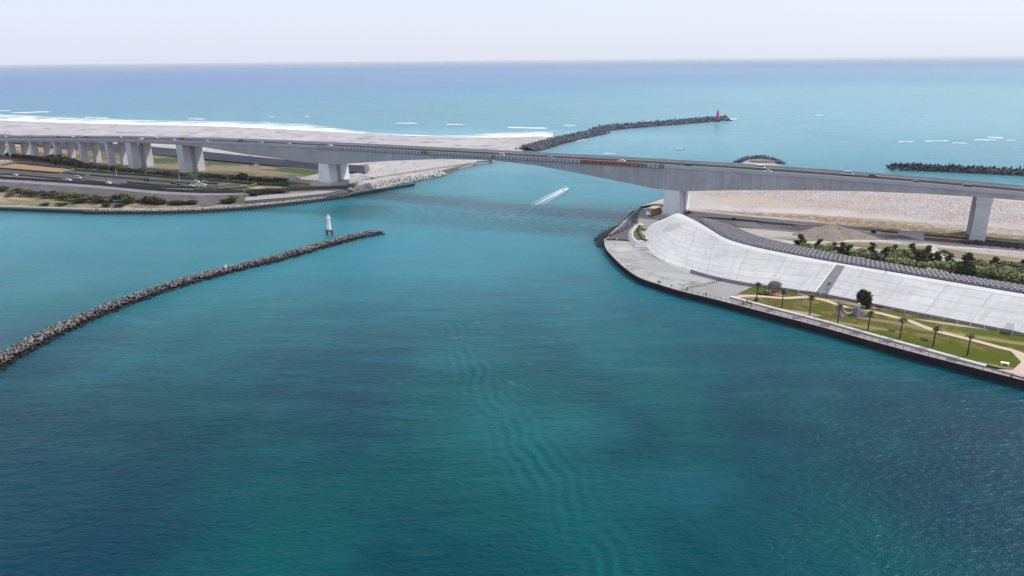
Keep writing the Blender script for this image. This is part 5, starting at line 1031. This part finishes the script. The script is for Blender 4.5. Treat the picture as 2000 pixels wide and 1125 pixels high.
# ================================================================ foam
def foam_mat(name, mode):
    k = NT(name); v = k.geo.outputs['Position']; uv = k.co.outputs['UV']; sep = k.n('SeparateXYZ'); k.l(uv, sep.inputs[0])
    vv = sep.outputs[1]
    if mode == 'surf':
        n1 = k.noise(k.map(v, (.35,1.2,1), -.1), .05, 6, .7, .4); d = k.math('SUBTRACT', n1, k.math('MULTIPLY', vv, .27)); a = k.rng(d, .27, .42); a2 = k.math('MULTIPLY', k.rng(k.noise(k.map(v, (.3,1.5,1), -.1), .03, 5, .7), .35, .65), k.rng(vv, .85, 1.0, .65, 0)); a = k.math('MAXIMUM', a, a2)
    elif mode == 'streak':
        n1 = k.noise(k.map(v, (.6,1.4,1), 0), .14, 6, .8); e1 = k.math('MULTIPLY', k.rng(vv, 0, .35), k.rng(vv, .6, 1, 1, 0)); e2 = k.math('MULTIPLY', k.rng(sep.outputs[0], 0, .15), k.rng(sep.outputs[0], .8, 1, 1, 0)); a = k.rng(k.math('MULTIPLY', k.math('MULTIPLY', e1, e2), k.math('ADD', k.math('MULTIPLY', n1, 2.6), -.70)), .22, .75)
    elif mode == 'wake':
        n1 = k.noise(v, .55, 5, .75); cx = k.math('ABSOLUTE', k.math('SUBTRACT', vv, .5)); mid_ = k.rng(cx, .02, .2, 1, 0); side = k.math('MULTIPLY', k.rng(cx, .30, .42), k.rng(cx, .44, .5, 1, 0)); base = k.math('MAXIMUM', k.math('MAXIMUM', k.math('MULTIPLY', mid_, .85), k.math('MULTIPLY', side, .7)), .42)
        fade = k.rng(sep.outputs[0], .0, 1.0, 1.15, 0.0); edge_ = k.rng(cx, .44, .5, 1, 0); a = k.rng(k.math('MULTIPLY', k.math('MULTIPLY', k.math('MULTIPLY', base, fade), edge_), k.math('ADD', n1, .55)), .18, .85)
    else:
        n1 = k.noise(v, .9, 5, .7); e1 = k.math('MULTIPLY', k.rng(vv, 0, .4), k.rng(vv, .6, 1, 1, 0)); a = k.math('MULTIPLY', k.rng(k.math('MULTIPLY', n1, e1), .42, .70), .26)
    p = k.n('BsdfDiffuse'); p.inputs[0].default_value = (.80,.82,.84,1); tr_ = k.n('BsdfTransparent'); mx = k.n('MixShader'); k.l(a, mx.inputs[0]); k.l(tr_.outputs[0], mx.inputs[1]); k.l(p.outputs[0], mx.inputs[2]); k.l(mx.outputs[0], k.out.inputs[0]); return k.mat
def uv_strip(P, Q, name, mat, rows=4, z=.12):
    n = len(P); V = []; U = []; F = []
    for j in range(rows+1):
        for i in range(n): p = P[i].lerp(Q[i], j/rows); V.append((p.x, p.y, z)); U.append((i/(n-1), j/rows))
    F = [(j*n+i, j*n+i+1, (j+1)*n+i+1, (j+1)*n+i) for j in range(rows) for i in range(n-1)]; return V, F, U
sx_ = list(range(-140, 1090, 20))
A = at_px([(x, y+.6) for x, y in BEACH_EDGE]+[(1090,266)], sx_, .1); Bo = at_px([(-140,216),(0,223),(120,229),(200,231),(300,235),(400,236),(520,238),(600,242),(690,255),(760,261),(840,264.5),(930,264),(980,258),(1040,257),(1100,259)], sx_, .1)
V, F, U = uv_strip(A, Bo, '', None, 6, .42); tag(mesh('surf_foam', V, F, foam_mat('surf_foam', 'surf'), uv=U), 'white surf breaking along the left beach', 'surf', None, 'stuff')
sx2 = list(range(-140, 760, 20))
A2 = at_px([(-140,219),(0,225),(120,231),(300,237),(400,239.5),(520,243),(640,249),(760,259)], sx2, .1); B2 = at_px([(-140,214),(0,219.5),(120,226),(300,233),(400,235.5),(520,239.5),(640,246),(760,257)], sx2, .1)
V, F, U = uv_strip(A2, B2, '', None, 4, .3); tag(mesh('outer_breakers', V, F, foam_mat('outer_breaker_foam', 'thin'), uv=U), 'thin broken outer line of breakers off the left beach', 'surf', None, 'stuff')
V = []; F = []; U = []
for cx, cy, w, hh, sl in [(795,241,52,3.2,.0),(890,243.2,44,3,.0),(1113,245.5,30,2.6,.03),(62,219.5,96,3.6,-.03),(10,216.5,30,2.6,0),(385,232.5,44,3,0),(1030,250,100,5,.02),(30,226,110,3,.03),(190,230,60,3,.05),(1945,269,40,4,.08),(1925,273.5,60,3,0),(1770,277,40,2.4,-.02),(1830,275.5,60,2.6,-.02),(1875,279.5,40,2.4,.02),(1430,232.5,24,4,.0),(1135,274,20,2.5,-.2),(960,267,16,2,0),(530,228,14,2,0),(600,228,10,2,0),(1975,274,24,2,.02),(1600,225,20,2,0),(1190,300,30,2,0)]:
    a = [W(cx-w/2+w*i/10, cy+hh/2+sl*(w*i/10-w/2)+random.uniform(-.3,.3), .1) for i in range(11)]; b = [W(cx-w/2+w*i/10, cy-hh/2+sl*(w*i/10-w/2)+random.uniform(-.3,.3), .1) for i in range(11)]
    v_, f_, u_ = uv_strip(a, b, '', None, 3, .3); o_ = len(V); V += v_; U += u_; F += [tuple(q+o_ for q in f) for f in f_]
tag(mesh('breaker_foam', V, F, foam_mat('breaker_foam', 'streak'), uv=U), 'scattered white breakers out on the sea', 'foam', None, 'stuff')
wc_ = [W(*p, 0) for p in ((1108,367.5),(1098,373),(1080,382.5),(1060,393.5),(1045,402),(1033,412),(1024,425),(1018,440))]; wl = smooth_line(wc_, 6); wd = [1.2+.42*math.sqrt(i)*1.55 for i in range(len(wl))]
A = []; Bq = []
for i, p in enumerate(wl):
    t = (wl[min(i+1,len(wl)-1)]-wl[max(i-1,0)]).normalized(); nn = Vector((-t.y, t.x, 0)); A.append(p+nn*wd[i]); Bq.append(p-nn*wd[i]*1.15)
V, F, U = uv_strip(A, Bq, '', None, 8, .13); tag(mesh('boat_wake', V, F, foam_mat('boat_wake_foam', 'wake'), uv=U), 'white V shaped wake behind the speeding motor boat', 'wake', None, 'stuff')
V = []; F = []; U = []
for cx, cy, w, hh, sl in [(1083,765,14,5,.5),(1070,798,18,4,.1),(1010,752,50,4,.42),(925,632,24,4,-.3),(890,660,24,3,-.2),(1070,665,30,4,.7),(1095,640,20,3,.5),(765,450,60,2.5,.02),(1035,710,20,3,.4)]:
    a = [W(cx-w/2+w*i/8, cy+hh/2+sl*(w*i/8-w/2), .1) for i in range(9)]; b = [W(cx-w/2+w*i/8, cy-hh/2+sl*(w*i/8-w/2), .1) for i in range(9)]
    v_, f_, u_ = uv_strip(a, b, '', None, 3, .13); o_ = len(V); V += v_; U += u_; F += [tuple(q+o_ for q in f) for f in f_]
tag(mesh('foam_lines', V, F, foam_mat('thin_foam', 'thin'), uv=U), 'thin broken foam lines drifting on the lagoon', 'foam', None, 'stuff')
# ================================================================ people
m_skin = plain('skin', (.45,.27,.19), .6); m_hair = plain('hair', (.02,.015,.012), .7)
CLO = {n: plain('cloth_'+n, c_, .85, .1) for n, c_ in dict(black=(.015,.015,.02), navy=(.02,.035,.10), white=(.7,.7,.7), blue=(.06,.16,.38), grey=(.16,.16,.17), red=(.4,.05,.05), tan=(.35,.28,.2)).items()}
POSES = dict(
 stand=dict(hip=.92, kn=((.02,.48),(-.02,.48)), ft=((0,.06),(0,.06)), hand=((.05,.80),(.08,.82)), elb=((-.04,1.1),(-.02,1.1)), lean=0),
 walk=dict(hip=.90, kn=((.16,.50),(-.02,.47)), ft=((.26,.06),(-.28,.08)), hand=((.24,.88),(-.16,.86)), elb=((.02,1.12),(-.16,1.12)), lean=.05),
 run=dict(hip=.90, kn=((.30,.62),(-.06,.46)), ft=((.30,.22),(-.38,.30)), hand=((.30,1.12),(-.06,.98)), elb=((.0,1.05),(-.26,1.12)), lean=.12),
 sit=dict(hip=.18, kn=((.38,.38),(.36,.36)), ft=((.62,.05),(.60,.05)), hand=((.34,.42),(.32,.42)), elb=((.10,.45),(.10,.45)), lean=.08),
 crouch=dict(hip=.32, kn=((.36,.50),(.30,.46)), ft=((.12,.05),(.05,.05)), hand=((.44,.40),(.42,.40)), elb=((.24,.52),(.24,.52)), lean=.16))
def person_mesh(pose, top, bot_):
    P = POSES[pose]; h = P['hip']; ln = P['lean']; V = []; E = []; Rr = []
    def v(p, r): V.append(p); Rr.append(r); return len(V)-1
    pel = v((0,0,h), .145); wai = v((ln*.35,0,h+.22), .125); che = v((ln*.8,0,h+.42), .15); nk = v((ln,0,h+.57), .06); hd = v((ln+.02,0,h+.68), .095); ht = v((ln+.01,0,h+.80), .085)
    E += [(pel,wai),(wai,che),(che,nk),(nk,hd),(hd,ht)]
    for i, sg in enumerate((-1, 1)):
        hj = v((0,sg*.10,h-.06), .10); kn = v((P['kn'][i][0], sg*.11, P['kn'][i][1]), .068); an = v((P['ft'][i][0], sg*.11, P['ft'][i][1]+.04), .045); to = v((P['ft'][i][0]+.17, sg*.12, P['ft'][i][1]-.01), .04); E += [(pel,hj),(hj,kn),(kn,an),(an,to)]
        sh = v((ln*.9, sg*.19, h+.47), .065); el = v((P['elb'][i][0]+ln*.5, sg*.26, P['elb'][i][1] if h > .5 else P['elb'][i][1]), .045); ha = v((P['hand'][i][0], sg*.25, P['hand'][i][1]), .036); E += [(che,sh),(sh,el),(el,ha)]
        hp = v((P['hand'][i][0]+.03, sg*.25, P['hand'][i][1]-.07), .03); E.append((ha, hp))
        for fk in range(5):
            f1 = v((P['hand'][i][0]+.03+(.03 if fk == 0 else .0), sg*(.25+(fk-2)*.016), P['hand'][i][1]-.10), .009); f2 = v((P['hand'][i][0]+.05+(.03 if fk == 0 else .0), sg*(.25+(fk-2)*.018), P['hand'][i][1]-.14+(.03 if fk == 0 else 0)), .008); E += [(hp,f1),(f1,f2)]
    me = bpy.data.meshes.new('body'); me.from_pydata(V, E, []); o = bpy.data.objects.new('body', me); scene.collection.objects.link(o)
    md = o.modifiers.new('Skin', 'SKIN'); 
    for i, r_ in enumerate(Rr): me.skin_vertices[0].data[i].radius = (r_, r_*(.82 if i == 0 else 1))
    me.skin_vertices[0].data[0].use_root = True; sb = o.modifiers.new('Subsurf', 'SUBSURF'); sb.levels = 1
    dg = bpy.context.evaluated_depsgraph_get(); m2 = bpy.data.meshes.new_from_object(o.evaluated_get(dg)); bpy.data.objects.remove(o)
    m2.name = 'person'; m2.materials.clear()
    for m in (m_skin, CLO[top], CLO[bot_], m_hair, m_dark): m2.materials.append(m)
    for pl in m2.polygons:
        x, y, z = pl.center; s_ = 1
        if z > h+.585: s_ = 3 if (z > h+.76 or x < ln-.02) else 0
        elif z < .09 and abs(y) < .2: s_ = 4
        elif abs(y) > .205 and min(abs(z-P['hand'][0][1]), abs(z-P['hand'][1][1])) < .14: s_ = 0
        elif z < h+.06 and abs(y) < .22: s_ = 2
        pl.material_index = s_; pl.use_smooth = True
    return m2
def person(px, py, z, pose, rz, top, bot_, label, grp=None, hat=None):
    o = bpy.data.objects.new('person', person_mesh(pose, top, bot_)); link(o); o.location = W(px, py, z); o.rotation_euler = (0, 0, rz); return tag(o, label, 'person', grp)
person(1616.5, 560, 4.9, 'walk', 1.0, 'navy', 'grey', 'person in navy walking up the levee stairway, left of the pair'); person(1620.5, 559, 4.95, 'walk', 1.0, 'black', 'black', 'person in black walking up the levee stairway, right of the pair')
person(1974, 741, 2.35, 'run', math.pi-.4, 'black', 'black', 'jogger in black on the promenade at its right end')
person(1286, 551.5, 2.42, 'sit', -1.9, 'black', 'black', 'person in black sitting on the platform edge, left of two'); person(1289, 552.5, 2.42, 'sit', -1.9, 'black', 'navy', 'person in black and navy sitting on the platform edge, right of two')
person(1312, 559, 2.42, 'sit', -1.9, 'grey', 'tan', 'person in grey sitting on the platform edge near the railing corner')
person(1342, 568, 2.27, 'stand', -1.9, 'blue', 'navy', 'person in blue standing at the left end of the promenade railing'); person(1378.5, 579.5, 2.3, 'stand', -1.7, 'black', 'black', 'person in black leaning by the railing before the dark paving')
person(1459, 592, 2.35, 'stand', .5, 'black', 'navy', 'person in black standing on the promenade near the leftmost palm'); person(1450.5, 592.5, 2.35, 'sit', -1.5, 'navy', 'black', 'person in navy sitting on the promenade left of the group')
person(1467, 600.5, 2.35, 'walk', 2.0, 'black', 'black', 'person in black walking on the promenade in the middle of the group'); person(1473, 598.5, 2.35, 'crouch', 2.6, 'white', 'tan', 'person in white crouching on the promenade right of the group')
person(1464.5, 593, 2.35, 'sit', -1.8, 'black', 'grey', 'person in black sitting on the pale step by the leftmost palm')
person(1316, 418.5, 8.0, 'sit', -1.8, 'black', 'black', 'person in black sitting on the levee peak, left of two'); person(1322, 417, 8.2, 'stand', -1.8, 'black', 'navy', 'person in black standing on the levee peak, right of two')
person(1729.5, 533.5, 7.9, 'walk', -.3, 'grey', 'navy', 'person in grey walking along the levee crest'); person(929, 271, 1.9, 'walk', .3, 'tan', 'navy', 'person in tan walking on the beach, left of two'); person(1021.5, 275.5, 1.5, 'stand', .3, 'black', 'navy', 'person in black standing on the beach, right of two')
# ================================================================ haze
k = NT('haze'); vp = k.n('VolumePrincipled'); vp.inputs['Color'].default_value = (.92,.97,1.0,1); vp.inputs['Density'].default_value = 3.2e-5; vp.inputs['Anisotropy'].default_value = .2; k.l(vp.outputs[0], k.out.inputs['Volume'])
mb = MB(); mb.box(0, 0, -4, 720000, 720000, 94.0); hz = mb.build('haze', k.mat); tag(hz, kind='stuff', label='thin pale sea haze over the whole inlet', cat='haze')
